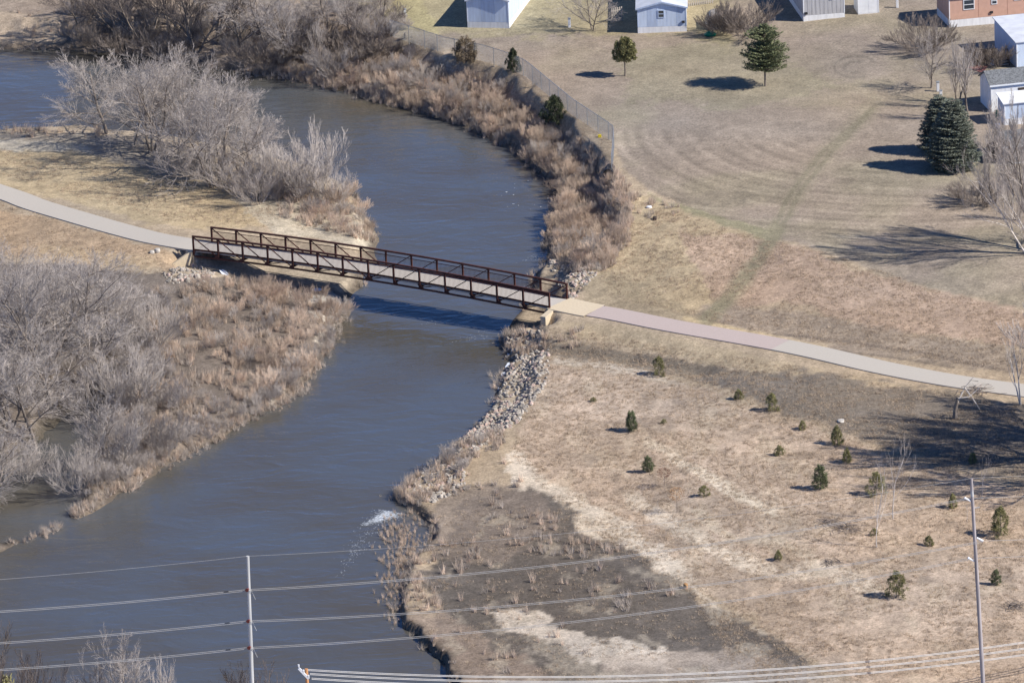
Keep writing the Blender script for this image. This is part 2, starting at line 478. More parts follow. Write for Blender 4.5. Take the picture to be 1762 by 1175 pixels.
# ------------------------------------------------------------------ ground colours (what lies there: soil, litter, turf)
UU, VV = project(np.stack([xf, yf, ZZ], 1))
def inpoly(x, y, P):
    ins = np.zeros(x.shape, bool); n = len(P)
    for i in range(n):
        ax, ay = P[i]; bx, by = P[(i + 1) % n]
        if ay == by: continue
        ins ^= ((ay > y) != (by > y)) & (x < (bx - ax) * (y - ay) / (by - ay) + ax)
    return ins
def soft(P, feather=10, warp=18, seed=0, u=None, v=None, x=None, y=None):
    u = UU if u is None else u; v = VV if v is None else v
    x = xf if x is None else x; y = yf if y is None else y
    lo = np.array(P).min(0) - 60; hi = np.array(P).max(0) + 60
    sel = (u > lo[0]) & (u < hi[0]) & (v > lo[1]) & (v < hi[1])
    out = np.zeros(u.shape)
    us, vs = u[sel], v[sel]; xs, ys = x[sel], y[sel]
    us = us + (fbm(xs, ys, 2.5, 4, 60 + seed) - .5) * 2 * warp
    vs = vs + (fbm(xs, ys, 3.5, 4, 80 + seed) - .5) * 1.2 * warp
    us = us + (fbm(xs, ys, .7, 2, 260 + seed) - .5) * 1.3 * warp
    vs = vs + (fbm(xs, ys, .9, 2, 280 + seed) - .5) * .9 * warp
    feather = feather * .45
    acc = np.zeros(us.shape)
    ang = [(0, 0)] + [(math.cos(a), .6 * math.sin(a)) for a in np.arange(0, 6.2, .785)]
    for i, (a, b) in enumerate(ang):
        rr = feather * (.5 if i % 2 else 1)
        acc += inpoly(us + a * rr, vs + b * rr, P)
    out[sel] = acc / len(ang)
    return out
def linemask(P, width, warp=6, seed=0):
    us = UU + (fbm(xf, yf, 2.0, 3, 160 + seed) - .5) * 2 * warp
    vs = VV + (fbm(xf, yf, 2.0, 3, 180 + seed) - .5) * warp
    best = np.full(us.shape, 1e9)
    for (ax, ay), (bx, by) in zip(P[:-1], P[1:]):
        dx, dy = bx - ax, by - ay
        t = np.clip(((us - ax) * dx + (vs - ay) * dy) / (dx * dx + dy * dy), 0, 1)
        d = np.hypot(us - ax - t * dx, vs - ay - t * dy)
        best = np.minimum(best, d)
    return 1 - sstep(width * .4, width, best)
COL = np.tile(np.array([.37, .30, .215]), (len(xf), 1))
def lay(mask, col, amount=1.0):
    global COL
    m = (mask * amount)[:, None]
    COL = COL * (1 - m) + np.array(col) * m
n1 = fbm(xf, yf, 6, 4, 101); n2 = fbm(xf, yf, 1.6, 4, 111); n3 = fbm(xf, yf, 18, 3, 121); n4 = fbm(xf, yf, .5, 2, 131)
LAWN = [(560, -60), (650, 60), (760, 80), (880, 120), (960, 180), (1050, 235), (1070, 290), (1120, 330), (1200, 365), (1290, 400), (1340, 410), (1420, 430),
        (1500, 465), (1600, 495), (1700, 520), (1900, 560), (1900, -80)]
lawn = soft(LAWN, 8, 8, 1)
lay(lawn, (.285, .238, .19))
lay(lawn * sstep(.45, .7, fbm(xf, yf, 11, 4, 140)), (.275, .245, .17), .6)
lay(soft([(560, -60), (1240, -60), (1260, 90), (1180, 60), (980, 60), (760, 60), (640, 40)], 20, 20, 2) * lawn, (.325, .285, .17), .7)
lay(soft([(1180, 70), (1400, 90), (1430, 150), (1280, 190), (1080, 170), (1060, 110)], 25, 25, 3), (.275, .25, .17), .6)
lay(soft([(1300, 60), (1500, 60), (1530, 130), (1450, 140), (1350, 110)], 20, 20, 4), (.27, .225, .185), .6)
lay(soft([(1100, 330), (1330, 400), (1340, 430), (1290, 405), (1180, 370)], 6, 8, 5), (.25, .24, .145), .7)
# mowing arcs
mc = at(1500, 60) if False else Vector(on_plane([1600], [200], 4)[0])
rad = np.hypot(xf - mc.x, (yf - mc.y)) + (fbm(xf, yf, 14, 2, 150) - .5) * 1.6
mow = (0.5 + 0.5 * np.sin(rad * 2 * PI / 1.35)) * .5 + (0.5 + 0.5 * np.sin(rad * 2 * PI / 3.3 + 1)) * .5
mm = soft([(1030, 235), (1100, 225), (1250, 235), (1420, 250), (1650, 330), (1750, 420), (1640, 480), (1330, 405), (1120, 340), (1060, 260)], 30, 30, 6)
COL = COL * (1 + (mm * (mow - .5) * .46 * sstep(.25, .55, fbm(xf, yf, 3, 3, 155)))[:, None])
# vehicle tracks on the lawn
for off in (-7, 7):
    P = [(1500 + off * .3, 190), (1420 + off, 265), (1370 + off, 330), (1335 + off, 400), (1300 + off, 455), (1255 + off, 510), (1215 + off, 545)]
    lay(linemask(P, 6, 3, 7), (.20, .18, .13), .75)
lay(linemask([(1505, 180), (1420, 265), (1370, 330), (1335, 400), (1290, 465), (1235, 530)], 22, 8, 8), (.26, .235, .165), .35)
for r, lo, hi in ((30, 1.2, 5.6), (16, 1.5, 5.0)):
    P = [(1474 + r * 1.3 * math.cos(a), 116 + r * .62 * math.sin(a)) for a in np.linspace(lo, hi, 12)]
    lay(linemask(P, 2.6, 2, 9), (.17, .15, .12), .6)
# slope between lawn and path
lay(soft([(1080, 330), (1130, 345), (1280, 400), (1300, 420), (1240, 500), (1190, 545), (1050, 500), (1020, 470), (1080, 400)], 10, 14, 10), (.40, .325, .215))
lay(soft([(1160, 400), (1280, 405), (1330, 420), (1400, 430), (1480, 470), (1600, 500), (1800, 545), (1800, 600), (1500, 570), (1350, 520), (1240, 530)], 12, 14, 11), (.385, .29, .22), .9)
lay(soft([(1250, 520), (1500, 560), (1800, 610), (1800, 650), (1500, 610), (1300, 570), (1180, 545)], 14, 14, 12), (.27, .225, .18), .85)
lay(soft([(1000, 470), (1100, 480), (1180, 530), (1250, 560), (1300, 575), (1100, 545), (1000, 520)], 8, 12, 13), (.30, .25, .17), .7)
lay(linemask([(1330, 575), (1460, 588), (1600, 610), (1740, 640)], 3, 3, 14), (.13, .11, .095), .6)
lay(linemask([(1330, 590), (1460, 606), (1560, 618), (1640, 632)], 3, 3, 15), (.13, .11, .095), .6)
lay(linemask([(1180, 548), (1300, 575), (1420, 600)], 6, 4, 16), (.50, .40, .24), .6)
for off in (-6, 6):
    lay(linemask([(1335 + off, 398), (1300 + off, 455), (1258 + off, 508), (1218 + off, 548)], 7, 4, 7), (.21, .195, .13), .7)
lay(linemask([(1335, 395), (1300, 455), (1258, 508), (1215, 548)], 20, 7, 8), (.27, .245, .165), .6)
# below the path
lay(soft([(940, 548), (1100, 565), (1300, 612), (1500, 655), (1800, 700), (1800, 700), (1300, 640), (1000, 580)], 8, 8, 17), (.38, .31, .21), .8)
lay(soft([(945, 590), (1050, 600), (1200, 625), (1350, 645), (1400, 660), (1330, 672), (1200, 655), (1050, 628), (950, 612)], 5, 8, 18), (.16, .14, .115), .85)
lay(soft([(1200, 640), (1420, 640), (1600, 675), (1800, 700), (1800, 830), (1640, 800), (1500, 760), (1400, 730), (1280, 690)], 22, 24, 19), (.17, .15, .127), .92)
lay(soft([(1000, 625), (1120, 640), (1190, 660), (1150, 672), (1040, 640)], 6, 10, 20), (.46, .39, .31), .7)
lay(linemask([(955, 620), (1060, 630), (1140, 650)], 7, 6, 21), (.50, .44, .36), .6)
field = soft([(940, 620), (1200, 670), (1400, 740), (1650, 820), (1800, 850), (1800, 1200), (1500, 1200), (1250, 1040), (1100, 930), (950, 830), (880, 780), (900, 720)], 20, 20, 22)
lay(field, (.45, .355, .27), .9)
lay(field * sstep(.5, .68, fbm(xf, yf, 8, 4, 170)), (.335, .27, .205), .6)
# pale bleached grass trails
lay(soft([(868, 786), (890, 780), (930, 810), (1000, 850), (1090, 905), (1160, 950), (1200, 1000), (1170, 1010), (1110, 960), (1040, 930), (990, 910), (960, 920), (900, 905), (905, 870), (880, 830)], 7, 16, 23), (.60, .53, .43), .8)
lay(linemask([(1120, 760), (1180, 800), (1260, 845), (1330, 880)], 13, 9, 24), (.62, .54, .42), .85)
lay(linemask([(1090, 860), (1170, 910), (1260, 960), (1340, 985), (1420, 975), (1500, 1010)], 20, 12, 25), (.60, .52, .41), .75)
lay(linemask([(1200, 880), (1260, 930), (1340, 930), (1400, 960)], 12, 12, 26), (.52, .445, .335), .6)
lay(linemask([(1160, 985), (1240, 1050), (1330, 1100)], 5, 6, 27), (.50, .45, .37), .55)
# dark silt flat
SILT = [(880, 840), (930, 840), (990, 880), (1000, 920), (1060, 930), (1110, 960), (1180, 1005), (1210, 1040), (1300, 1080), (1390, 1130), (1400, 1200), (1100, 1200), (900, 1190),
        (800, 1180), (740, 1090), (760, 1040), (720, 990), (760, 950), (780, 900), (800, 860)]
lay(soft(SILT, 12, 20, 28), (.108, .096, .085), .95)
lay(soft([(760, 840), (860, 830), (930, 850), (960, 900), (880, 960), (800, 970), (730, 950), (735, 890)], 14, 16, 29), (.21, .175, .145), .8)
lay(soft([(700, 1050), (780, 1060), (850, 1110), (960, 1160), (950, 1200), (790, 1200), (720, 1110)], 14, 18, 30), (.25, .20, .16), .8)
lay(soft([(835, 1045), (930, 1060), (1000, 1090), (1150, 1110), (1150, 1150), (1020, 1140), (940, 1110), (870, 1090)], 8, 20, 31), (.56, .50, .42), .85)
lay(soft([(1030, 1130), (1300, 1120), (1420, 1150), (1500, 1200), (1000, 1200)], 12, 24, 32), (.38, .32, .26), .7)
lay(soft([(850, 880), (1180, 1010), (1400, 1140), (1400, 1200), (800, 1190), (740, 1040)], 20, 20, 71) * sstep(.56, .66, fbm(xf, yf * .6, 2.2, 5, 190)), (.34, .30, .24), .6)
lay(field * sstep(.60, .70, fbm(xf * 1.3, yf * .5, 3.0, 5, 195)), (.50, .42, .31), .35)
lay(field * sstep(.62, .72, fbm(xf, yf * .7, 1.6, 4, 198)), (.25, .20, .155), .55)
# left land
lay(soft([(-100, 228), (200, 232), (330, 270), (380, 320), (200, 300), (-100, 245)], 10, 12, 33), (.28, .25, .205), .8)
lay(soft([(-100, 240), (60, 240), (140, 250), (160, 265), (0, 262), (-100, 262)], 8, 10, 34), (.45, .41, .33), .8)
lay(soft([(-100, 255), (150, 265), (330, 310), (420, 330), (480, 390), (360, 392), (260, 385), (120, 345), (-100, 300)], 10, 14, 35), (.42, .335, .21), .9)
lay(soft([(400, 320), (560, 330), (640, 380), (650, 430), (480, 400), (420, 370)], 8, 16, 36), (.43, .385, .30), .9)
lay(soft([(-100, 345), (60, 370), (260, 425), (320, 440), (300, 470), (200, 450), (60, 440), (-100, 430)], 8, 12, 37), (.37, .27, .175), .9)
lay(soft([(60, 425), (200, 435), (260, 440), (270, 465), (150, 470), (40, 460)], 8, 12, 38), (.46, .35, .22), .7)
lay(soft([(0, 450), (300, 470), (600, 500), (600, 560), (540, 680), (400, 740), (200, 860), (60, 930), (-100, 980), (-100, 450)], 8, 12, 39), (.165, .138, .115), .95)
lay(soft([(530, 510), (570, 500), (600, 520), (585, 570), (560, 610), (545, 590), (555, 560), (535, 530)], 5, 8, 40), (.46, .42, .35), .85)
lay(soft([(500, 620), (550, 600), (560, 605), (530, 645), (480, 690), (450, 710), (460, 690)], 6, 8, 41), (.38, .33, .26), .5)
# far strip at the top left
lay(soft([(-100, -60), (700, -60), (690, 60), (560, 150), (380, 120), (200, 90), (-100, 88)], 10, 14, 42), (.29, .235, .185), .9)
lay(soft([(-60, 20), (110, 25), (120, 75), (-60, 80)], 10, 14, 43), (.42, .34, .25), .8)
lay(soft([(590, -40), (700, -40), (760, 60), (650, 40), (600, 20)], 8, 10, 44), (.36, .32, .18), .8)
# steep far bank
lay(soft([(560, 110), (700, 85), (760, 100), (850, 130), (920, 175), (980, 240), (1000, 290), (960, 300), (900, 260), (800, 215), (650, 170), (560, 140)], 8, 14, 45), (.36, .29, .22), .9)
lay(linemask([(690, 105), (730, 118), (760, 120)], 8, 6, 46), (.52, .32, .17), .6)
lay(linemask([(875, 180), (885, 195), (900, 200)], 8, 5, 47), (.50, .31, .17), .7)
# patchiness of litter and turf
COL *= (1 + (n1 - .5) * .30)[:, None]
COL *= (1 + (n2 - .5) * .42)[:, None]
COL *= (1 + (n4 - .5) * np.where(lawn > .5, .12, .34))[:, None]
COL[:, 0] *= 1 + (n3 - .5) * .12
COL[:, 2] *= 1 - (n3 - .5) * .16
# wet mud at the waterline
wet = 1 - sstep(.1, 1.1, SD + (n2 - .5) * 1.0)
lay(wet * (SD < 2.0), (.11, .09, .07), .85)
lay(sstep(-1.8, -.3, pd_), (.08, .07, .055), .9)
COL = np.clip(COL, .02, .8)

def ground_material():
    m = bpy.data.materials.new('ground_soil_and_turf'); m.use_nodes = True
    nt = m.node_tree; N = nt.nodes; L = nt.links
    p = N['Principled BSDF']; p.inputs['Roughness'].default_value = .95; p.inputs['Specular IOR Level'].default_value = .15
    a = N.new('ShaderNodeAttribute'); a.attribute_name = 'soil'
    tc = N.new('ShaderNodeTexCoord')
    def noise(sc, det, ro=.6):
        n = N.new('ShaderNodeTexNoise'); n.inputs['Scale'].default_value = sc; n.inputs['Detail'].default_value = det; n.inputs['Roughness'].default_value = ro
        L.new(tc.outputs['Object'], n.inputs['Vector']); return n
    f1 = noise(5.0, 5, .75)
    mr = N.new('ShaderNodeMapRange'); mr.inputs['From Min'].default_value = .3; mr.inputs['From Max'].default_value = .7
    mr.inputs['To Min'].default_value = .6; mr.inputs['To Max'].default_value = 1.4
    L.new(f1.outputs[0], mr.inputs[0])
    f2 = noise(1.7, 8, .8)
    mr2 = N.new('ShaderNodeMapRange'); mr2.inputs['From Min'].default_value = .3; mr2.inputs['From Max'].default_value = .7
    mr2.inputs['To Min'].default_value = .74; mr2.inputs['To Max'].default_value = 1.26
    L.new(f2.outputs[0], mr2.inputs[0])
    mu = N.new('ShaderNodeMath'); mu.operation = 'MULTIPLY'; L.new(mr.outputs[0], mu.inputs[0]); L.new(mr2.outputs[0], mu.inputs[1])
    sc = N.new('ShaderNodeVectorMath'); sc.operation = 'SCALE'
    L.new(a.outputs['Color'], sc.inputs[0]); L.new(mu.outputs[0], sc.inputs['Scale'])
    L.new(sc.outputs[0], p.inputs['Base Color'])
    b1 = noise(6.0, 6, .7)
    bp = N.new('ShaderNodeBump'); bp.inputs['Strength'].default_value = .55; bp.inputs['Distance'].default_value = .06
    L.new(b1.outputs[0], bp.inputs['Height']); L.new(bp.outputs[0], p.inputs['Normal'])
    return m
M['ground'] = ground_material()
nx, ny = len(GX), len(GY)
idx = np.arange(nx * ny).reshape(ny, nx)
Q = np.stack([idx[:-1, :-1].ravel(), idx[:-1, 1:].ravel(), idx[1:, 1:].ravel(), idx[1:, :-1].ravel()], 1)
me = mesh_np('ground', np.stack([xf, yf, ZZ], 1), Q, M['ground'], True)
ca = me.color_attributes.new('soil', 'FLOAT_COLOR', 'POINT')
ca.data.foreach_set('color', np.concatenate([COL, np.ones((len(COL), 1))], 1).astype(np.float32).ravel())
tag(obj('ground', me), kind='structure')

# ------------------------------------------------------------------ water
def water_material():
    m = bpy.data.materials.new('river_water'); m.use_nodes = True
    nt = m.node_tree; N = nt.nodes; L = nt.links
    p = N['Principled BSDF']
    p.inputs['IOR'].default_value = 1.45; p.inputs['Roughness'].default_value = .10
    p.inputs['Specular IOR Level'].default_value = .5
    tc = N.new('ShaderNodeTexCoord')
    mp = N.new('ShaderNodeMapping'); mp.inputs['Scale'].default_value = (.6, 1.0, 1.0); L.new(tc.outputs['Object'], mp.inputs[0])
    n = N.new('ShaderNodeTexNoise'); n.inputs['Scale'].default_value = .09; n.inputs['Detail'].default_value = 5
    L.new(mp.outputs[0], n.inputs['Vector'])
    r = N.new('ShaderNodeValToRGB')
    r.color_ramp.elements[0].position = .38; r.color_ramp.elements[0].color = (.086, .094, .102, 1)
    r.color_ramp.elements[1].position = .66; r.color_ramp.elements[1].color = (.084, .074, .054, 1)
    L.new(n.outputs[0], r.inputs[0]); L.new(r.outputs[0], p.inputs['Base Color'])
    w1 = N.new('ShaderNodeTexNoise'); w1.inputs['Scale'].default_value = 1.1; w1.inputs['Detail'].default_value = 5; w1.inputs['Distortion'].default_value = .6
    w2 = N.new('ShaderNodeTexNoise'); w2.inputs['Scale'].default_value = .28; w2.inputs['Detail'].default_value = 3; w2.inputs['Distortion'].default_value = 1.0
    L.new(mp.outputs[0], w1.inputs['Vector']); L.new(mp.outputs[0], w2.inputs['Vector'])
    b1 = N.new('ShaderNodeBump'); b1.inputs['Strength'].default_value = .6; b1.inputs['Distance'].default_value = .08
    b2 = N.new('ShaderNodeBump'); b2.inputs['Strength'].default_value = .55; b2.inputs['Distance'].default_value = .22
    L.new(w1.outputs[0], b1.inputs['Height']); L.new(w2.outputs[0], b2.inputs['Height'])
    L.new(b2.outputs[0], b1.inputs['Normal']); L.new(b1.outputs[0], p.inputs['Normal'])
    return m
M['water'] = water_material()
x0, x1 = -990, RIV[:, 0].max() + 8; y0, y1 = RIV[:, 1].min() - 8, RIV[:, 1].max() + 8
wb = MB(); wb.face([(x0, y0, 0), (x1, y0, 0), (x1, y1, 0), (x0, y1, 0)])
tag(obj('water', wb.mesh('water', M['water'])), kind='structure')

# ------------------------------------------------------------------ paths
def ribbon(name, line, w, material, lift=.03, edge=.12):
    P = np.array(line); T = np.gradient(P[:, :2], axis=0); T /= np.linalg.norm(T, axis=1)[:, None]
    Nn = np.stack([-T[:, 1], T[:, 0]], 1)
    V = []; Fc = []
    for i in range(len(P)):
        for s, dz in ((-.5, -edge), (-.5, lift), (.5, lift), (.5, -edge)):
            q = P[i, :2] + Nn[i] * w * s
            V.append((q[0], q[1], P[i, 2] + dz))
    for i in range(len(P) - 1):
        for a in range(3):
            Fc.append((4 * i + a, 4 * i + a + 1, 4 * i + 5 + a, 4 * i + 4 + a)[::-1])
    me = mesh_np(name, V, Fc, material)
    return tag(obj(name, me), kind='structure')
PW = 2.95
ribbon('concrete_path', LP, PW, M['concrete'])
def cut(L, a, b):
    u, v = project(L); m = (u >= a) & (u <= b)
    return L[m]
k1 = [i for i in range(len(RP)) if project(RP[i:i + 1])[0][0] > 1012][0]
k2 = [i for i in range(len(RP)) if project(RP[i:i + 1])[0][0] > 1337][0]
ribbon('path_apron', RP[:k1 + 1], PW + .5, M['tanconc'], .034)
ribbon('pink_path', RP[k1:k2 + 1], PW, M['pink'])
ribbon('grey_path', RP[k2:], PW, M['concrete'])

# ------------------------------------------------------------------ foot bridge
def build_bridge():
    ang = math.atan2(bu[1], bu[0])
    root = empty('foot_bridge', (bl[0], bl[1], ZD), ang)
    tag(root, 'long rust brown steel truss footbridge with pale deck crossing the river', 'footbridge')
    cam_z = lambda x: CAMBER * 4 * (x / BL) * (1 - x / BL)
    xs = [BL * i / NP for i in range(NP + 1)]
    fine = np.linspace(0, BL, 57)
    # deck
    d = MB()
    for a, b in zip(fine[:-1], fine[1:]):
        d.prism([(a, .16, cam_z(a) - .16), (b, .16, cam_z(b) - .16), (b, BW - .16, cam_z(b) - .16), (a, BW - .16, cam_z(a) - .16)],
                [(a, .16, cam_z(a)), (b, .16, cam_z(b)), (b, BW - .16, cam_z(b)), (a, BW - .16, cam_z(a))])
    d.build('deck', M['deck'], root)
    for side in (0, 1):
        y = 0 if side == 0 else BW
        yi = .14 if side == 0 else BW - .14
        for nm, dz, sz in (('top_chord', RAIL - .07, .15), ('bottom_chord', -DROP + .07, .14)):
            c = MB()
            P = [Vector((x, y, cam_z(x) + dz)) for x in xs]
            P[0].x -= .08; P[-1].x += .08
            for a, b in zip(P[:-1], P[1:]): c.bar(a, b, sz, sz)
            c.build(nm, M['rust'], root)
        pm = MB(); pm.box(-.075, .075, -.072, .072, -DROP + .1, RAIL - .12)
        pme = pm.mesh('post', M['rust'])
        for x in xs:
            obj('post', pme, root, (x, y, cam_z(x)))
        for i in range(NP):
            a, b = xs[i], xs[i + 1]
            m = MB()
            if i < NP // 2: m.bar((a + .05, y, cam_z(a) + RAIL - .16), (b - .05, y, cam_z(b) - DROP + .16), .075)
            else: m.bar((a + .05, y, cam_z(a) - DROP + .16), (b - .05, y, cam_z(b) + RAIL - .16), .075)
            m.build('diagonal', M['rust'], root)
            g = MB()     # gusset plates where the diagonals foot
            gx = b if i < NP // 2 else a
            sgn = -1 if i < NP // 2 else 1
            g.prism([(gx, y - .05, cam_z(gx) - DROP + .12), (gx + sgn * .45, y - .05, cam_z(gx) - DROP + .12), (gx, y - .05, cam_z(gx) - DROP + .55)],
                    [(gx, y + .05, cam_z(gx) - DROP + .12), (gx + sgn * .45, y + .05, cam_z(gx) - DROP + .12), (gx, y + .05, cam_z(gx) - DROP + .55)])
            g.build('gusset', M['rust'], root)
        for nm, dz, sz in (('picket_rail', 1.06, .055), ('picket_rail', .10, .05), ('toe_plate', .02, .13), ('edge_beam', -.14, .20)):
            c = MB()
            yy = yi if nm != 'edge_beam' else (y + .045 if side == 0 else y - .045)
            for a, b in zip(fine[:-1], fine[1:]): c.bar((a, yy, cam_z(a) + dz), (b, yy, cam_z(b) + dz), .04 if nm != 'edge_beam' else .06, sz)
            if nm == 'edge_beam': continue
            c.build(nm, M['rust'], root)
        c = MB(); n = int(BL / .135)
        for q in range(n + 1):
            x = BL * q / n
            c.box(x - .009, x + .009, yi - .009, yi + .009, cam_z(x) + .12, cam_z(x) + 1.04)
        tag(c.build('pickets', M['rust'], root), kind='stuff')
    for x in xs:
        b = MB(); b.box(x - .06, x + .06, .07, BW - .07, cam_z(x) - .42, cam_z(x) - .17)
        b.build('floor_beam', M['rust'], root)
    for i in range(NP):
        b = MB(); a0, a1 = xs[i], xs[i + 1]
        p, q = ((.12, BW - .12) if i % 2 else (BW - .12, .12))
        b.bar((a0 + .07, p, cam_z(a0) - .45), (a1 - .07, q, cam_z(a1) - .45), .06)
        b.build('wind_brace', M['rust'], root)
    # stringers under the deck
    for yy in (.5, BW / 2, BW - .5):
        c = MB()
        for a, b in zip(xs[:-1], xs[1:]): c.bar((a + .07, yy, cam_z(a) - .24), (b - .07, yy, cam_z(b) - .24), .08, .14)
        c.build('stringer', M['rust'], root)
    # abutments
    for side, nm in ((0, 'left'), (1, 'right')):
        s = -1 if side == 0 else 1
        xe = 0 if side == 0 else BL
        r = empty('abutment', (bl[0] + bu[0] * xe, bl[1] + bu[1] * xe, 0), ang)
        tag(r, 'tan concrete abutment with sloping wing wall under the %s end of the footbridge' % nm, 'abutment')
        m = MB()
        a, b = sorted((s * .12, s * .75))
        m.box(a, b, -.25, BW + .25, -.6, ZD - .10)
        m.build('bearing_wall', M['tanconc'], r)
        for yy, t in ((-.32, -1), (BW + .32, 1)):
            w = MB()
            L_ = 3.2 if side == 0 else 1.6
            out = 2.1 if side == 0 else .9
            p0 = Vector((s * .15, yy, 0)); p1 = Vector((s * L_, yy + t * out, 0))
            if side == 0 and t == -1: p1 = Vector((-2.0, yy - 2.2, 0))
            if side == 1 and t == -1: p0, p1 = Vector((.35, yy + .3, 0)), Vector((.35, yy - 1.35, 0))
            nrm = (p1 - p0).normalized().cross(Vector((0, 0, 1))) * (.14 if t == 1 or side == 0 else .26)
            zt0, zt1 = ZD + .02, (1.1 if side == 0 else (1.7 if t == 1 else ZD - .25))
            w.prism([p0 - nrm + Vector((0, 0, -.5)), p1 - nrm + Vector((0, 0, -.5)), p1 + nrm + Vector((0, 0, -.5)), p0 + nrm + Vector((0, 0, -.5))],
                    [p0 - nrm + Vector((0, 0, zt0)), p1 - nrm + Vector((0, 0, zt1)), p1 + nrm + Vector((0, 0, zt1)), p0 + nrm + Vector((0, 0, zt0))])
            w.build('wing_wall', M['tanconc'], r)
build_bridge()

# ------------------------------------------------------------------ branches and foliage
def tubes(segs, nside=3):
    """segs: array [p0(3), p1(3), r0, r1]"""
    S = np.asarray(segs, float)
    p0, p1, r0, r1 = S[:, 0:3], S[:, 3:6], S[:, 6], S[:, 7]
    d = p1 - p0; d /= (np.linalg.norm(d, axis=1)[:, None] + 1e-9)
    ref = np.where(np.abs(d[:, 2:3]) > .9, np.array([[1., 0, 0]]), np.array([[0, 0, 1.]]))
    a = np.cross(d, ref); a /= np.linalg.norm(a, axis=1)[:, None]
    b = np.cross(d, a)
    V = []
    for p, r in ((p0, r0), (p1, r1)):
        for k in range(nside):
            t = 2 * PI * k / nside
            V.append(p + (a * math.cos(t) + b * math.sin(t)) * r[:, None])
    V = np.stack(V, 1)                      # n, 2*nside, 3
    n = len(S); base = np.arange(n) * 2 * nside
    Fc = []
    for k in range(nside):
        k2 = (k + 1) % nside
        Fc.append(np.stack([base + k, base + k2, base + nside + k2, base + nside + k], 1))
    return V.reshape(-1, 3), np.concatenate(Fc)

def skeleton(rng, H, stems=1, tilt=.15, spread=.75, nch=(8, 6, 6, 5), ratio=(.55, .5, .5, .45), trop=(.02, .10, .16, .22), r0=None, start=.25, thin=.006, droop=0, shape=1.0):
    big, fine = [], []
    r0 = r0 or H * .018
    def rnd(): return rng.random()
    def grow(p, d, L, r, lvl):
        ns = (7, 5, 4, 3, 2)[lvl]
        pts = [p.copy()]; dirs = [d.copy()]; rs = [r]
        for i in range(ns):
            j = (.10, .13, .11, .10, .1)[lvl]
            d = d + Vector((rng.gauss(0, j), rng.gauss(0, j), rng.gauss(0, j * .6)))
            d.z += (trop[min(lvl, 3)] if lvl < 4 else .2) - droop * (lvl > 1)
            d.normalize()
            p = p + d * (L / ns)
            rr = max(thin * .6, r * (1 - (i + 1) / ns * .75))
            pts.append(p.copy()); dirs.append(d.copy()); rs.append(rr)
        tgt = big if lvl <= 1 else fine
        for i in range(ns):
            tgt.append((*pts[i], *pts[i + 1], rs[i], rs[i + 1]))
        if lvl < len(nch):
            n = nch[lvl]
            n = max(1, int(round(n * (.8 + .4 * rnd()))))
            st = start if lvl == 0 else .15
            az = rnd() * 6.28
            for c in range(n):
                t = st + (1 - st) * (c + rnd() * .8) / n
                t = min(t, .99)
                f = t * ns; i = min(int(f), ns - 1); f -= i
                q = pts[i].lerp(pts[i + 1], f); dd = dirs[i + 1]
                az += 2.4 + rnd() * .8
                perp = dd.orthogonal().normalized()
                perp = Matrix.Rotation(az, 3, dd) @ perp
                an = (spread if lvl == 0 else spread * (.78, .66, .58, .5)[min(lvl - 1, 3)]) * (.65 + .6 * rnd())
                nd = (dd * math.cos(an) + perp * math.sin(an)).normalized()
                k = (1 - .62 * t) if lvl == 0 else (1 - .45 * t)
                if shape != 1.0 and lvl == 0: k = k * shape + (1 - abs(t - .55)) * (1 - shape)
                grow(q, nd, L * ratio[min(lvl, len(ratio) - 1)] * k * (.75 + .5 * rnd()) * (1.35 if lvl == 0 else 1.2), max(thin, rs[i] * .52), lvl + 1)
    a0 = rnd() * 6.28
    for s in range(stems):
        a = a0 + s * 2 * PI / stems + rng.gauss(0, .25)
        tl = tilt * (.6 + .8 * rnd()) if stems > 1 else tilt * rnd()
        d = Vector((math.cos(a) * math.sin(tl), math.sin(a) * math.sin(tl), math.cos(tl)))
        off = Vector((math.cos(a), math.sin(a), 0)) * (.08 * H / 8 * (stems > 1))
        grow(off + Vector((0, 0, -.25)), d, H * (.72 if stems > 1 else .8) * (.85 + .3 * rnd()), r0 * (1 if stems == 1 else .75), 0)
    return big, fine
def norm_h(big, fine, H):
    z = np.percentile(np.array(fine)[:, 5], 99.7)
    s = H / z
    for L in (big, fine):
        for i, g in enumerate(L):
            L[i] = tuple(v * s for v in g[:6]) + (g[6] * (s ** .5), g[7] * (s ** .5))
    return big, fine
TREES = {}
def variant(key, seed, H, bark, twig, **kw):
    rng = random.Random(seed)
    b, f = norm_h(*skeleton(rng, H, **kw), H)
    vb, fb = tubes(b, 6); vf, ff = tubes(f, 3)
    TREES[key] = (mesh_np(key + '_trunk', vb, fb, M[bark], True), mesh_np(key + '_crown', vf, ff, M[twig]), H)
    print(key, len(fb) * 2, len(ff) * 2)
for s in range(4):
    variant('broad%d' % s, 11 + s, 8.0, 'bark', 'twig', stems=(1, 2, 1, 3)[s], tilt=(.12, .40, .2, .5)[s], spread=.92, nch=((13, 8, 8, 8), (10, 8, 8, 6), (13, 8, 8, 7), (9, 8, 7, 6))[s],
            ratio=(.62, .52, .44, .42), start=.17, thin=.0062, trop=(.03, .05, .03, .02), r0=.15)
for s in range(4):
    variant('bush%d' % s, 31 + s, 3.0, 'twig', 'twig', stems=7, tilt=.6, spread=.6, nch=(8, 8, 6), ratio=(.55, .5, .5), start=.1, thin=.0060, r0=.03)
for s in range(2):
    variant('brownbush%d' % s, 51 + s, 3.0, 'twig_brown', 'twig_brown', stems=9, tilt=.8, spread=.55, nch=(9, 8, 6), start=.08, thin=.009, r0=.03)
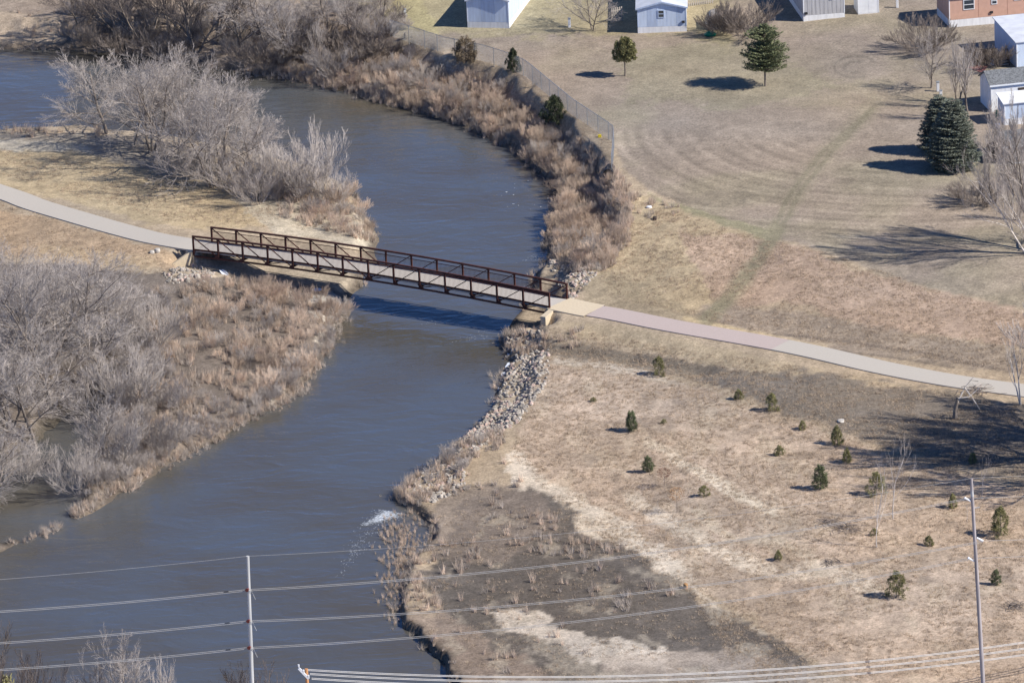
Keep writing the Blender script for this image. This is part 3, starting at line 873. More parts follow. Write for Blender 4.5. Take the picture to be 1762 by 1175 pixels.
for s in range(3):
    variant('upright%d' % s, 61 + s, 8.0, 'birch' if s == 2 else 'bark', 'twig', stems=(1, 2, 1)[s], tilt=.2, spread=.45, nch=(12, 6, 5, 3), start=.2, thin=.0065, trop=(.03, .18, .2, .2))
variant('dark0', 71, 8.0, 'bark', 'twig_shaded', stems=2, tilt=.35, spread=.7, nch=(9, 7, 6, 4), start=.2, thin=.009)
variant('dark1', 72, 8.0, 'bark', 'twig_shaded', stems=3, tilt=.45, spread=.7, nch=(9, 7, 6, 4), start=.15, thin=.009)
variant('sapling0', 81, 6.0, 'birch', 'twig', stems=1, tilt=.05, spread=.35, nch=(9, 3, 2), start=.3, thin=.006, r0=.045, trop=(.03, .2, .2, .2))
variant('slim', 95, 9.0, 'birch', 'twig', stems=2, tilt=.10, spread=.38, nch=(7, 4, 3), start=.35, thin=.009, r0=.13, trop=(.03, .15, .2, .2))
variant('birch', 91, 11.0, 'birch', 'twig', stems=3, tilt=.5, spread=.6, nch=(9, 6, 5, 4), start=.2, thin=.008, r0=.14)
variant('bigbare', 92, 13.0, 'bark', 'twig', stems=2, tilt=.22, spread=.7, nch=(9, 8, 8, 6), start=.22, thin=.014, r0=.30)

def bare(key, px, py, h_px, label, name='bare_tree', cat='tree', group=None, rz=None, wide=1.0, P=None, lean=None):
    tr, cr, H = TREES[key]
    P = P or at(px, py)
    h = h_px / scale_at(P) / math.cos(DEP)
    root = empty(name, (P.x, P.y, P.z - .05), random.random() * 6.28 if rz is None else rz)
    if lean: root.rotation_euler = (lean[0], lean[1], root.rotation_euler[2])
    s = h / H
    root.scale = (s * wide, s * wide, s)
    obj('trunk', tr, root); obj('crown', cr, root)
    return tag(root, label, cat, group)

# the riverside cluster on the spit, upper left
UL = 'bare trees on the spit between path and river'
bare('broad0', 184, 230, 140, 'round bare tree alone at the left of the spit cluster, beside the water', group=UL, wide=1.25, rz=.4)
bare('broad0', 385, 285, 150, 'bare tree behind the front one on the spit, crown against the river', group=UL, wide=.95)
bare('broad3', 262, 262, 175, 'wide bare tree just right of the round one on the spit shore', group=UL, wide=1.0)
bare('broad1', 300, 285, 205, 'tall pale bare tree at the back of the spit cluster', group=UL)
bare('broad2', 335, 255, 175, 'bare tree behind the middle of the spit cluster, against the river', group=UL)
bare('broad3', 368, 322, 190, 'broad front bare tree with dark forked trunk near the path', group=UL, wide=1.05)
bare('broad1', 415, 300, 155, 'bare tree right of the front one on the spit, over grassy bank', group=UL, wide=1.0)
bare('broad2', 440, 322, 115, 'smaller bare tree at the right end of the spit cluster', group=UL, wide=.95)
bare('broad0', 232, 250, 95, 'bare tree between the round one and the wide one on the spit', group=UL, wide=1.1)
bare('bush3', 400, 330, 80, 'grey shrub right of the dark forked trunk', 'bare_shrub', 'shrub', wide=1.3)
bare('bush2', 350, 310, 70, 'grey shrub left of the dark forked trunk', 'bare_shrub', 'shrub', wide=1.3)
bare('bush0', 475, 338, 80, 'grey shrub filling the right end of the spit cluster', 'bare_shrub', 'shrub', wide=1.1)
bare('bush0', 300, 300, 60, 'low tangled grey shrub under the tall spit trees', 'bare_shrub', 'shrub')
bare('bush1', 540, 335, 115, 'pinkish grey leafless shrub standing over the river at the spit corner', 'bare_shrub', 'shrub', wide=.8)
bare('bush2', 508, 345, 80, 'grey leafless shrub just left of the river corner shrub', 'bare_shrub', 'shrub', wide=1.0)
bare('bush3', 572, 348, 70, 'rightmost leafless shrub of the spit, leaning over the river', 'bare_shrub', 'shrub', wide=.8)
bare('bush1', 445, 350, 70, 'low grey shrub below the right end of the spit cluster', 'bare_shrub', 'shrub', wide=1.2)
# left thicket
LT = 'bare trees of the left riverside thicket'
lab = ['tall grey bare tree at the left photo edge below the path', 'grey bare tree second from the left edge, below the path', 'broad grey bare tree in the middle of the left thicket top',
       'grey bare tree at the right shoulder of the left thicket', 'bare tree with dark slanting trunk low in the left thicket', 'bare tree at the lower left photo edge over dark water',
       'bare tree low in the thicket above the reed fringe', 'pale grey bare tree at mid height on the left photo edge']
for i, (k, x, y, h, w) in enumerate([('broad1', 10, 640, 205, 1.1), ('broad3', 75, 650, 215, 1.1), ('broad0', 135, 625, 185, 1.2), ('broad2', 195, 600, 130, 1.15),
                                     ('broad0', 62, 770, 170, 1.1), ('broad3', -25, 880, 150, 1.0), ('broad2', 175, 800, 120, 1.1), ('broad2', -20, 760, 200, 1.1)]):
    bare(k, x, y, h, lab[i], group=LT, wide=w)
for k, x, y, h, w, l in [('broad2', 30, 560, 150, 1.2, 'grey tree top at the left edge just below the path, in the thicket'), ('broad3', 110, 580, 150, 1.2, 'grey bare tree highest in the thicket, under the curve of the path'),
        ('broad0', 170, 680, 150, 1.1, 'grey bare tree in the heart of the left thicket'),
        ('broad3', 15, 740, 150, 1.1, 'bare tree left of the thicket heart, close to the edge'),
        ('broad2', 95, 700, 150, 1.2, 'bare tree rising in front of the heart of the left thicket'), ('broad1', 210, 570, 100, 1.2, 'small grey tree at the top right of the left thicket'),
        ('broad0', 60, 620, 170, 1.2, 'grey bare tree with a round crown under the path curve'), ('broad2', 235, 655, 90, 1.3, 'low spreading grey tree right of the thicket among weeds'),
        ('broad0', -5, 850, 120, 1.2, 'pale low tree on the left photo edge over the backwater')]:
    bare(k, x, y, h, l, group=LT, wide=w)
for i, (k, x, y, h, l) in enumerate([
        ('bush0', 265, 600, 85, 'rounded grey shrub among tan weeds right of the left thicket'),
        ('bush1', 225, 700, 95, 'grey shrub at the lower right edge of the left thicket'),
        ('bush2', 250, 650, 60, 'small grey shrub between weeds and thicket'),
        ('bush3', 175, 720, 90, 'pale grey shrub below the slanting dark trunk'),
        ('bush0', 140, 850, 80, 'tan grey shrub at the waterline low in the thicket'),
        ('bush1', 205, 800, 85, 'twiggy shrub over the reed fringe of the lower left bank'),
        ('bush2', 270, 770, 70, 'low twiggy shrub on the bank right of the thicket foot'),
        ('bush3', 45, 830, 70, 'twiggy shrub nearest the dark water on the lower left bank'),
        ('bush2', 310, 700, 55, 'low grey shrub on the tan flat near the lower bank')]):
    bare(k, x, y, h, l, 'bare_shrub', 'shrub', group='grey shrubs along the left bank', wide=1.1)
# wood along the top edge
TW = 'bare trees of the dark wood along the top edge'
tl = ['leftmost dark tree of the top wood, added to deepen its shadow', 'dark tree second from the left in the top wood', 'dark bare tree above the bend in the top wood', 'tall bare tree with its crown cut by the top edge, left of centre',
      'dark tree over the deepest shade of the top wood', 'grey tree right of the dark shade in the top wood', 'pale bare tree in the middle of the top wood', 'pale twiggy tree right of the middle in the top wood',
      'grey tree near the bank foot in the top wood', 'bare tree near the top edge where the wood thins', 'small pale slender tree standing out on the bank of the wood', 'bare tree at the right end of the top wood', 'low dark tree at the right end of the top wood beside the fence']
for i, (k, x, y, h, w) in enumerate([('dark0', 140, 55, 110, 1.2), ('dark1', 205, 62, 130, 1.0), ('dark0', 255, 82, 150, 1.0), ('dark1', 300, 60, 140, 1.0), ('dark1', 335, 92, 150, 1.0),  # leftmost tree is added to deepen the shadow at the wood's left end
                                     ('dark0', 375, 70, 150, 1.0), ('broad1', 415, 85, 150, .9), ('broad2', 455, 80, 140, .9), ('broad3', 500, 105, 120, .9), ('broad0', 560, 40, 110, 1.0),
                                     ('upright0', 540, 125, 90, .9), ('broad1', 600, 60, 95, .9), ('dark0', 640, 75, 70, 1.2)]):
    bare(k, x, y, h, tl[i], group=TW, wide=w)
for i, (k, x, y, h, l) in enumerate([('brownbush0', 230, 95, 50, 'dark brush at the water edge under the top wood'), ('brownbush0', 170, 84, 45, 'dark low brush added to deepen the shadow at the left end of the top wood'), ('brownbush1', 290, 100, 55, 'dark brush beside the first, under the top wood'),  # low brush at the left end is added to deepen the shadow there
                                     ('brownbush0', 600, 110, 55, 'brown shrub on the bank below the right end of the wood'), ('brownbush1', 655, 100, 50, 'brown shrub beside the fence end on the bank'),
                                     ('bush2', 690, 130, 40, 'grey shrub halfway down the far bank'), ('bush3', 570, 130, 55, 'grey shrub at the bank foot below the wood'),
                                     ('bush0', 640, 62, 40, 'pale round shrub at the start of the chain link fence'),
                                     ('brownbush0', 530, 95, 60, 'brown shrub in the middle of the wood bank'), ('brownbush1', 450, 115, 55, 'brown shrub hanging over the river bend'), ('bush1', 730, 150, 38, 'grey twiggy shrub on the bank below the conifers')]):
    bare(k, x, y, h, l, 'bare_shrub', 'shrub', wide=1.3)
bare('upright1', 657, 28, 110, 'bare tree trunk rising at the top edge left of the blue house')
bare('upright0', 600, 20, 90, 'thin bare tree at the top edge near the white wall')
# lawn trees
bare('broad1', 1020, 53, 105, 'bare spreading tree between the two pale blue houses', rz=2.0, wide=.9)
bare('broad2', 1602, 152, 105, 'bare tree beside the grey utility pedestal on the lawn', wide=.8)
bare('upright1', 1648, 182, 120, 'bare tree left of the white shed, nearer the houses', wide=.9)
bare('upright0', 1667, 206, 130, 'bare forked tree right beside the white shed, in front', wide=.8)
bare('brownbush0', 1592, 88, 58, 'rounded brown leafless shrub below the salmon house', 'bare_shrub', 'shrub', wide=1.0)
bare('brownbush1', 1240, 58, 50, 'left half of the big brown bush beside the half buried boat shape', 'bare_shrub', 'shrub', wide=.9)
bare('brownbush0', 1275, 60, 54, 'right larger brown leafless bush on the lawn by the blue house', 'bare_shrub', 'shrub', wide=1.2)
bare('brownbush1', 1690, 118, 46, 'dark leafless hedge bush before the brown board fence', 'bare_shrub', 'shrub', wide=1.2)
bare('birch', 1772, 438, 175, 'white barked birch leaning in from the right edge over its long shadow', 'birch_tree', rz=2.2, wide=1.15)
bare('bigbare', 1800, 437, 270, 'large bare tree at the right edge casting a long shadow on the lawn', P=at(1795, 437), rz=1.2, wide=.8)
for i, (x, y, h) in enumerate([(1690, 345, 75), (1712, 352, 95), (1735, 340, 100), (1750, 380, 90)]):
    bare('upright%d' % (i % 2), x, y, h, ['first', 'second', 'third', 'fourth'][i] + ' from the left of the slender grey trees right of the blue spruces', group='slender grey trees by the right edge', wide=.9)
bare('brownbush1', 1680, 350, 40, 'brown scrub at the foot of the slender grey trees', 'bare_shrub', 'shrub', wide=1.3)
# field edge
bare('slim', 1757, 696, 160, 'white stemmed bare tree at the right edge beside the path', wide=.9, rz=.5)
bare('sapling0', 1537, 893, 150, 'tall thin bare sapling, right of the pair in the field')
bare('sapling0', 1509, 942, 150, 'tall thin bare sapling, left of the pair, over a small cedar', rz=2)
bare('sapling0', 1690, 860, 80, 'faint thin sapling beside the top of the right power pole')
bare('sapling0', 1664, 900, 45, 'short dark sapling at the left of the right power pole', wide=1.3)
for i, (x, y, h) in enumerate([(1915, 775, 300), (1940, 800, 320), (1925, 750, 280), (1960, 825, 330)]):
    bare('bigbare', x, y, h, 'large bare tree beyond the right edge, %s of four shading trees' % ['nearest the frame', 'second nearest', 'closest to the path', 'farthest out'][i], P=at(x, y), group='large bare trees beyond the right edge', wide=1.1)
# trees at the bottom left, on the near bank
for k, x, y, h, l, w in [('broad2', 205, 1330, 245, 'pale bare tree top rising at the bottom edge over the river', .72), ('upright0', 300, 1330, 215, 'small pale tree top right of the larger one at the bottom edge', .7),
                         ('dark0', 15, 1340, 300, 'dim bare tree in the bottom left corner', .8), ('dark1', 95, 1345, 215, 'dim bare tree left of the pale tree at the bottom edge', .7),
                         ('dark0', 395, 1350, 205, 'thin bare tree just left of the left power pole foot', .7), ('dark1', 500, 1345, 200, 'thin bare tree right of the left power pole foot', .8)]:
    bare(k, x, y, h, l, wide=w)

# ------------------------------------------------------------------ conifers
def blades(rng, P, D, L, W_, n_each=1):
    """triangular sprays: base points P, directions D, length L, width W_"""
    n = len(P)
    D = D / np.linalg.norm(D, axis=1)[:, None]
    R = rng.normal(size=(n, 3)); S = np.cross(D, R); S /= np.linalg.norm(S, axis=1)[:, None]
    a = P - S * W_[:, None] / 2; b = P + S * W_[:, None] / 2; c = P + D * L[:, None]
    V = np.stack([a, b, c], 1).reshape(-1, 3)
    return V, np.arange(3 * n).reshape(-1, 3)
CON = {}
def conifer(key, seed, H, R, material, trunk_frac=.0, n=9000, kind='spruce', tw=.05):
    rng = np.random.default_rng(seed)
    P = []; D = []; L = []; Wd = []; br = []
    if kind in ('spruce', 'pine'):
        tiers = int(H / (.33 if kind == 'spruce' else .42))
        z0 = H * trunk_frac
        for t in range(tiers):
            f = t / tiers
            z = z0 + (H - z0) * f
            if kind == 'spruce': prof = R * (1 - f) ** .48 * (.7 + .3 * min(1, f * 7))
            else: prof = R * (math.sin(min(1, (f * 1.25 + .28)) * PI) ** .6 if f < .55 else (1 - f) * 1.9 ** 1) * .95
            prof = max(prof, .15)
            nb = max(5, int(9 + prof * 5))
            for b in range(nb):
                az = 2 * PI * (b + rng.random() * .7) / nb + t
                ln = prof * (.72 + .45 * rng.random())
                if kind == 'pine' and rng.random() < .22: ln *= .6
                rise = -.28 if kind == 'spruce' else (.25 + .5 * f)
                m = int(14 + ln * (52 if kind == 'spruce' else 34))
                s = rng.random(m) ** .6
                zz = z + rng.normal() * .07 + ln * (rise * s + (.30 * s * s if kind == 'spruce' else 0))
                side = rng.normal(size=m) * (.09 + .22 * ln * s * (1 - s * .7))
                px = np.cos(az) * ln * s - np.sin(az) * side; py = np.sin(az) * ln * s + np.cos(az) * side
                P.append(np.stack([px, py, zz + rng.normal(size=m) * .035], 1))
                dd = np.stack([np.cos(az) + rng.normal(size=m) * .55, np.sin(az) + rng.normal(size=m) * .55, rng.normal(size=m) * .22 + (.05 if kind == 'spruce' else .45)], 1)
                D.append(dd); L.append(.14 + .14 * rng.random(m)); Wd.append(.07 + .05 * rng.random(m))
                br.append((0, 0, z, math.cos(az) * ln * .8, math.sin(az) * ln * .8, z + ln * .8 * rise, .02, .008))
    else:  # cedar: many upright plumes making a ragged column or lollipop
        z0 = H * trunk_frac; npl = int(n / 60)
        for b in range(npl):
            f = rng.random()
            z = z0 + (H - z0) * f * .86
            if kind == 'lolly': prof = R * math.sqrt(max(0, 1 - (f * 1.9 - .75) ** 2 * .75))
            else: prof = R * ((1 - f) ** .5) * (.7 + .3 * min(1, f * 4))
            az = rng.random() * 6.28; ln = prof * (.35 + .65 * rng.random() ** .5) * (1 + .25 * math.sin(az * 2 + seed) + .15 * math.sin(az * 5 + z * 4))
            h = (H - z0) * (.10 + .10 * rng.random())
            m = 60
            s = rng.random(m)
            sp = .03 + .06 * H / 3 * (1 - s)
            px = math.cos(az) * ln + rng.normal(size=m) * sp; py = math.sin(az) * ln + rng.normal(size=m) * sp
            P.append(np.stack([px, py, z + h * s], 1))
            D.append(np.stack([math.cos(az) * .5 + rng.normal(size=m) * .5, math.sin(az) * .5 + rng.normal(size=m) * .5, .9 + rng.normal(size=m) * .4], 1))
            k = max(.05, .05 * H / 2)
            L.append((1.1 + rng.random(m)) * k * 1.1); Wd.append((.5 + .4 * rng.random(m)) * k)
            br.append((0, 0, z, math.cos(az) * ln * .8, math.sin(az) * ln * .8, z + h * .3, .018 * H / 4 + .004, .006))
    V, Fc = blades(rng, np.concatenate(P), np.concatenate(D), np.concatenate(L), np.concatenate(Wd))
    cr = mesh_np(key + '_crown', V, Fc, M[material])
    segs = [(0, 0, -.2, 0, 0, H * .5, tw, tw * .6), (0, 0, H * .5, 0, 0, H * .95, tw * .6, .01)] + br
    v, f = tubes(segs, 5)
    CON[key] = (mesh_np(key + '_trunk', v, f, M['bark'], True), cr, H)
    print(key, len(Fc))
conifer('spruce0', 1, 8.0, 2.6, 'needle_blue', .02, kind='spruce', tw=.14)
conifer('spruce1', 2, 8.0, 2.5, 'needle_blue', .02, kind='spruce', tw=.14)
conifer('pine0', 3, 6.5, 2.3, 'needle', .26, kind='pine', tw=.11)
conifer('lolly0', 4, 4.0, .95, 'needle_olive', .36, n=11000, kind='lolly', tw=.09)
conifer('cedar0', 5, 2.0, .62, 'needle_olive', .0, n=5000, kind='cedar', tw=.03)
conifer('cedar1', 6, 2.0, .72, 'needle_olive', .0, n=4200, kind='cedar', tw=.03)
conifer('cedar2', 7, 2.0, .55, 'needle', .0, n=5200, kind='cedar', tw=.03)
conifer('cedardk', 8, 2.4, .85, 'needle_dark', .0, n=8000, kind='cedar', tw=.04)
conifer('cedarbr', 9, 2.4, .95, 'needle_brown', .0, n=9000, kind='lolly', tw=.04)
def con(key, px, py, h_px, label, name='cedar', cat='cedar', group=None, wide=1.0, rz=None):
    tr, cr, H = CON[key]
    P = at(px, py)
    s = h_px / scale_at(P) / math.cos(DEP) / H
    root = empty(name, (P.x, P.y, P.z - .03), random.random() * 6.28 if rz is None else rz)
    root.scale = (s * wide, s * wide, s)
    obj('trunk', tr, root); obj('crown', cr, root)
    return tag(root, label, cat, group)
con('lolly0', 1076, 131, 66, 'small lollipop shaped juniper with bare trunk below the right blue house', 'juniper_tree', 'tree', wide=1.05, rz=.4)
con('pine0', 1317, 149, 106, 'open crowned pine with bare trunk alone on the lawn', 'pine_tree', 'tree', wide=1.05)
con('spruce0', 1641, 291, 122, 'front blue spruce, dense and broad, casting a dark shadow on the lawn', 'spruce_tree', 'tree', wide=1.15)
con('spruce1', 1618, 262, 98, 'darker blue spruce standing close behind the front one', 'spruce_tree', 'tree', wide=1.25)
con('cedarbr', 802, 108, 42, 'wide brownish juniper on the river side of the chain link fence', 'cedar', 'cedar', wide=1.35)
con('cedardk', 884, 124, 40, 'pointed dark cedar between fence and bank', 'cedar', 'cedar', wide=.95)
con('cedardk', 955, 214, 48, 'dark bushy cedar lowest along the fence, over the bank', 'cedar', 'cedar', wide=1.35)
FG = 'young cedars scattered over the dry field'
cl = [(1134, 646, 33, 'cedar1', 'cedar at the ditch just below the path, nearest the bridge'), (1271, 687, 18, 'cedar0', 'small low cedar left of a wider one below the path'),
      (1329, 707, 31, 'cedar1', 'wide spreading cedar on the grey ground below the path'), (1087, 741, 36, 'cedar2', 'dark full cedar nearest the riprap bank'),
      (1381, 739, 16, 'cedar0', 'tiny cedar below the wide spreading one'), (1441, 764, 33, 'cedar0', 'dark upright cedar beside a pale flat stone'),
      (1341, 784, 18, 'cedar0', 'tiny olive cedar in tan grass, middle of the field'), (1457, 796, 26, 'cedar0', 'rounded cedar just below the upright one by the stone'),
      (1115, 812, 29, 'cedar2', 'cedar above the little brown leaved sapling'), (1212, 854, 19, 'cedar1', 'small olive cedar right of the orange sapling'),
      (1412, 842, 44, 'cedar2', 'darkest tall cedar in the centre of the field'), (1508, 852, 41, 'cedar1', 'tall cedar behind the left thin sapling'),
      (1674, 798, 20, 'cedar2', 'small dark cedar inside the big tree shadow'), (1640, 873, 25, 'cedar0', 'cedar just left of the right power pole'),
      (1722, 921, 50, 'cedar1', 'tall olive cedar right of the power pole'), (1599, 938, 18, 'cedar0', 'tiny cedar left of the power pole, lower field'),
      (1339, 963, 17, 'cedar0', 'low rounded cedar beside the pale grass trail'), (1504, 921, 13, 'cedar1', 'tiny cedar at the foot of the left thin sapling'),
      (1543, 1027, 46, 'cedar1', 'ragged tall cedar low in the field'), (1714, 1006, 28, 'cedar2', 'cedar right of the pole, lowest at the right edge')]
for x, y, h, k_, l in cl:
    con(k_, x, y, h, l, group=FG, wide=1.25 if h > 20 else 1.6)
con('cedar0', 1021, 691, 8, 'flattened green juniper mat in the upper field', wide=2.2, group=FG)
con('cedar0', 1142, 728, 8, 'low green juniper mat right of the dark full cedar', wide=2.2, group=FG)
con('cedar0', 20, 1345, 190, 'olive cedar top in the bottom left corner', 'cedar', 'cedar', wide=.8)

# leafy saplings
def leafy(px, py, h_px, material, label, spread=.35, weep=0.0):
    P = at(px, py); h = h_px / scale_at(P) / math.cos(DEP)
    r = empty('sapling', P); tag(r, label, 'sapling')
    rng = np.random.default_rng(int(px))
    m = MB(); m.tube([(0, 0, -.1), (.02, 0, h * .5), (0, .02, h * .9)], [.03, .02, .008], 6)
    m.build('trunk', M['bark'], r)
    n = 500
    az = rng.random(n) * 6.28; rr = rng.random(n) ** .5 * h * spread; f = rng.random(n)
    z = h * (.45 + .5 * f); rr = rr * np.sqrt(np.maximum(0, 1 - (f * 2 - 1) ** 2)) + .03
    Pp = np.stack([np.cos(az) * rr, np.sin(az) * rr, z], 1)
    D_ = np.stack([np.cos(az), np.sin(az), .6 + rng.normal(size=n) * .5], 1)
    V, Fc = blades(rng, Pp, D_, .08 + .08 * rng.random(n), np.full(n, .035))
    obj('crown', mesh_np('leaves', V, Fc, M[material]), r)
leafy(1143, 836, 32, 'leaf_br', 'little sapling holding brown leaves, left in the field')
leafy(1165, 881, 44, 'leaf_or', 'small orange twiggy sapling above the pale grass trail', .3)

# ------------------------------------------------------------------ scattered cover (uncountable)
def scatter(name, X, Y, protos, scl, label, cat, seed, Z=None, tilt=.12):
    rng = np.random.default_rng(seed)
    n = len(X); Zs = height(X, Y) if Z is None else Z
    me = bpy.data.meshes.new(name)
    me.vertices.add(n); me.vertices.foreach_set('co', np.stack([X, Y, Zs], 1).astype(np.float32).ravel())
    for nm, typ, dat in (('srot', 'FLOAT_VECTOR', np.stack([rng.normal(size=n) * tilt, rng.normal(size=n) * tilt, rng.random(n) * 6.28], 1)),
                         ('sscl', 'FLOAT_VECTOR', scl if scl.ndim == 2 else np.stack([scl] * 3, 1))):
        at_ = me.attributes.new(nm, typ, 'POINT'); at_.data.foreach_set('vector', dat.astype(np.float32).ravel())
    at_ = me.attributes.new('sidx', 'INT', 'POINT'); at_.data.foreach_set('value', rng.integers(0, len(protos), n).astype(np.int32))
    me.update()
    o = obj(name, me)
    ng = bpy.data.node_groups.new(name, 'GeometryNodeTree')
    ng.interface.new_socket('Geometry', in_out='INPUT', socket_type='NodeSocketGeometry')
    ng.interface.new_socket('Geometry', in_out='OUTPUT', socket_type='NodeSocketGeometry')
    N = ng.nodes; L = ng.links
    gi = N.new('NodeGroupInput'); go = N.new('NodeGroupOutput')
    m2p = N.new('GeometryNodeMeshToPoints'); iop = N.new('GeometryNodeInstanceOnPoints')
    g2i = N.new('GeometryNodeGeometryToInstance')
    for p in reversed(protos):
        oi = N.new('GeometryNodeObjectInfo'); oi.inputs['Object'].default_value = p
        oi.inputs['As Instance'].default_value = True
        L.new(oi.outputs['Geometry'], g2i.inputs[0])
    def attr(nm, t):
        a = N.new('GeometryNodeInputNamedAttribute'); a.data_type = t; a.inputs['Name'].default_value = nm
        return a.outputs['Attribute']
    L.new(gi.outputs[0], m2p.inputs['Mesh']); L.new(m2p.outputs[0], iop.inputs['Points'])
    # separate object infos joined by index: keep each proto as its own instance
    j = N.new('GeometryNodeJoinGeometry')
    N.remove(g2i)
    for p in protos:
        oi = N.new('GeometryNodeObjectInfo'); oi.inputs['Object'].default_value = p; oi.inputs['As Instance'].default_value = True
        L.new(oi.outputs['Geometry'], j.inputs[0])
    L.new(j.outputs[0], iop.inputs['Instance'])
    iop.inputs['Pick Instance'].default_value = True
    L.new(attr('sidx', 'INT'), iop.inputs['Instance Index'])
    e2r = N.new('FunctionNodeEulerToRotation')
    L.new(attr('srot', 'FLOAT_VECTOR'), e2r.inputs[0]); L.new(e2r.outputs[0], iop.inputs['Rotation'])
    L.new(attr('sscl', 'FLOAT_VECTOR'), iop.inputs['Scale'])
    L.new(iop.outputs[0], go.inputs[0])
    md = o.modifiers.new('scatter', 'NODES'); md.node_group = ng
    tag(o, label, cat, kind='stuff')
    return o
def tuft(seed, n, h, r, wdt, lean, material):
    rng = np.random.default_rng(seed)
    az = rng.random(n) * 6.28; rr = r * np.sqrt(rng.random(n))
    P = np.stack([np.cos(az) * rr, np.sin(az) * rr, np.full(n, -.04)], 1)
    D = np.stack([rng.normal(size=n) * lean, rng.normal(size=n) * lean, np.ones(n)], 1)
    L = h * (.45 + .6 * rng.random(n)); V, Fc = blades(rng, P, D, L, np.full(n, wdt) * (.6 + .8 * rng.random(n)))
    me = mesh_np('tuft', V, Fc, M[material])
    return bpy.data.objects.new('tuft_proto', me)
def rockproto(seed, material):
    import bmesh
    rng = random.Random(seed)
    bm = bmesh.new(); bmesh.ops.create_icosphere(bm, subdivisions=1, radius=.5)
    for v in bm.verts:
        v.co *= .8 + .45 * rng.random()
        v.co.z *= .75; v.co.x *= 1.15
    me = bpy.data.meshes.new('stone'); bm.to_mesh(me); bm.free(); me.materials.append(M[material])
    return bpy.data.objects.new('stone_proto', me)
weeds = [tuft(100 + i, 40, 1.15, .22, .030, .24, 'weed') for i in range(3)] + [tuft(120 + i, 40, .95, .26, .028, .36, 'weed_grey') for i in range(3)]
grassp = [tuft(140 + i, 24, .26, .24, .026, .5, 'grass') for i in range(4)]
brushp = []
for i in range(4):
    me_ = TREES['bush%d' % i][1].copy(); brushp.append(bpy.data.objects.new('brush_proto', me_))
rocks = [rockproto(i, 'rock') for i in range(4)] + [rockproto(9, 'rock_pink')]

def sample(density, poly_px, seed, warp=10, clump=None, thr=.4, minsd=.1, maxsd=1e9):
    """uniform random points of the ground whose place in the photograph falls inside a rough outline"""
    rng = np.random.default_rng(seed)
    P = np.array(poly_px, float)
    w = on_plane(P[:, 0], P[:, 1], 1.5)
    lo = w[:, :2].min(0) - 3; hi = w[:, :2].max(0) + 3
    n = int((hi - lo).prod() * density)
    x = lo[0] + rng.random(n) * (hi[0] - lo[0]); y = lo[1] + rng.random(n) * (hi[1] - lo[1])
    z = height(x, y)
    u, v = project(np.stack([x, y, z], 1))
    u = u + (fbm(x, y, 2, 3, seed) - .5) * 2 * warp; v = v + (fbm(x, y, 2, 3, seed + 5) - .5) * warp
    m = inpoly(u, v, poly_px) & (z > .03)
    if clump: m &= fbm(x, y, clump, 3, seed + 11) + (rng.random(n) - .5) * .25 > thr
    m &= path_near(x, y)[0] > 1.75
    r_ = np.stack([x - mL[0], y - mL[1]], 1); s_ = r_ @ bu; t_ = r_ @ bv
    m &= ~((s_ > -.5) & (s_ < BL + .5) & (np.abs(t_) < BW / 2 + .3))
    return x[m], y[m]
def many(name, spec, protos, lo, hi, label, cat, seed, tilt=.12):
    xs_, ys_ = [], []
    for i, s in enumerate(spec):
        x, y = sample(seed=seed + i * 17, **s); xs_.append(x); ys_.append(y)
    X = np.concatenate(xs_); Y = np.concatenate(ys_)
    rng = np.random.default_rng(seed)
    print(name, len(X))
    return scatter(name, X, Y, protos, lo + (hi - lo) * rng.random(len(X)) ** 1.4, label, cat, seed, tilt=tilt)
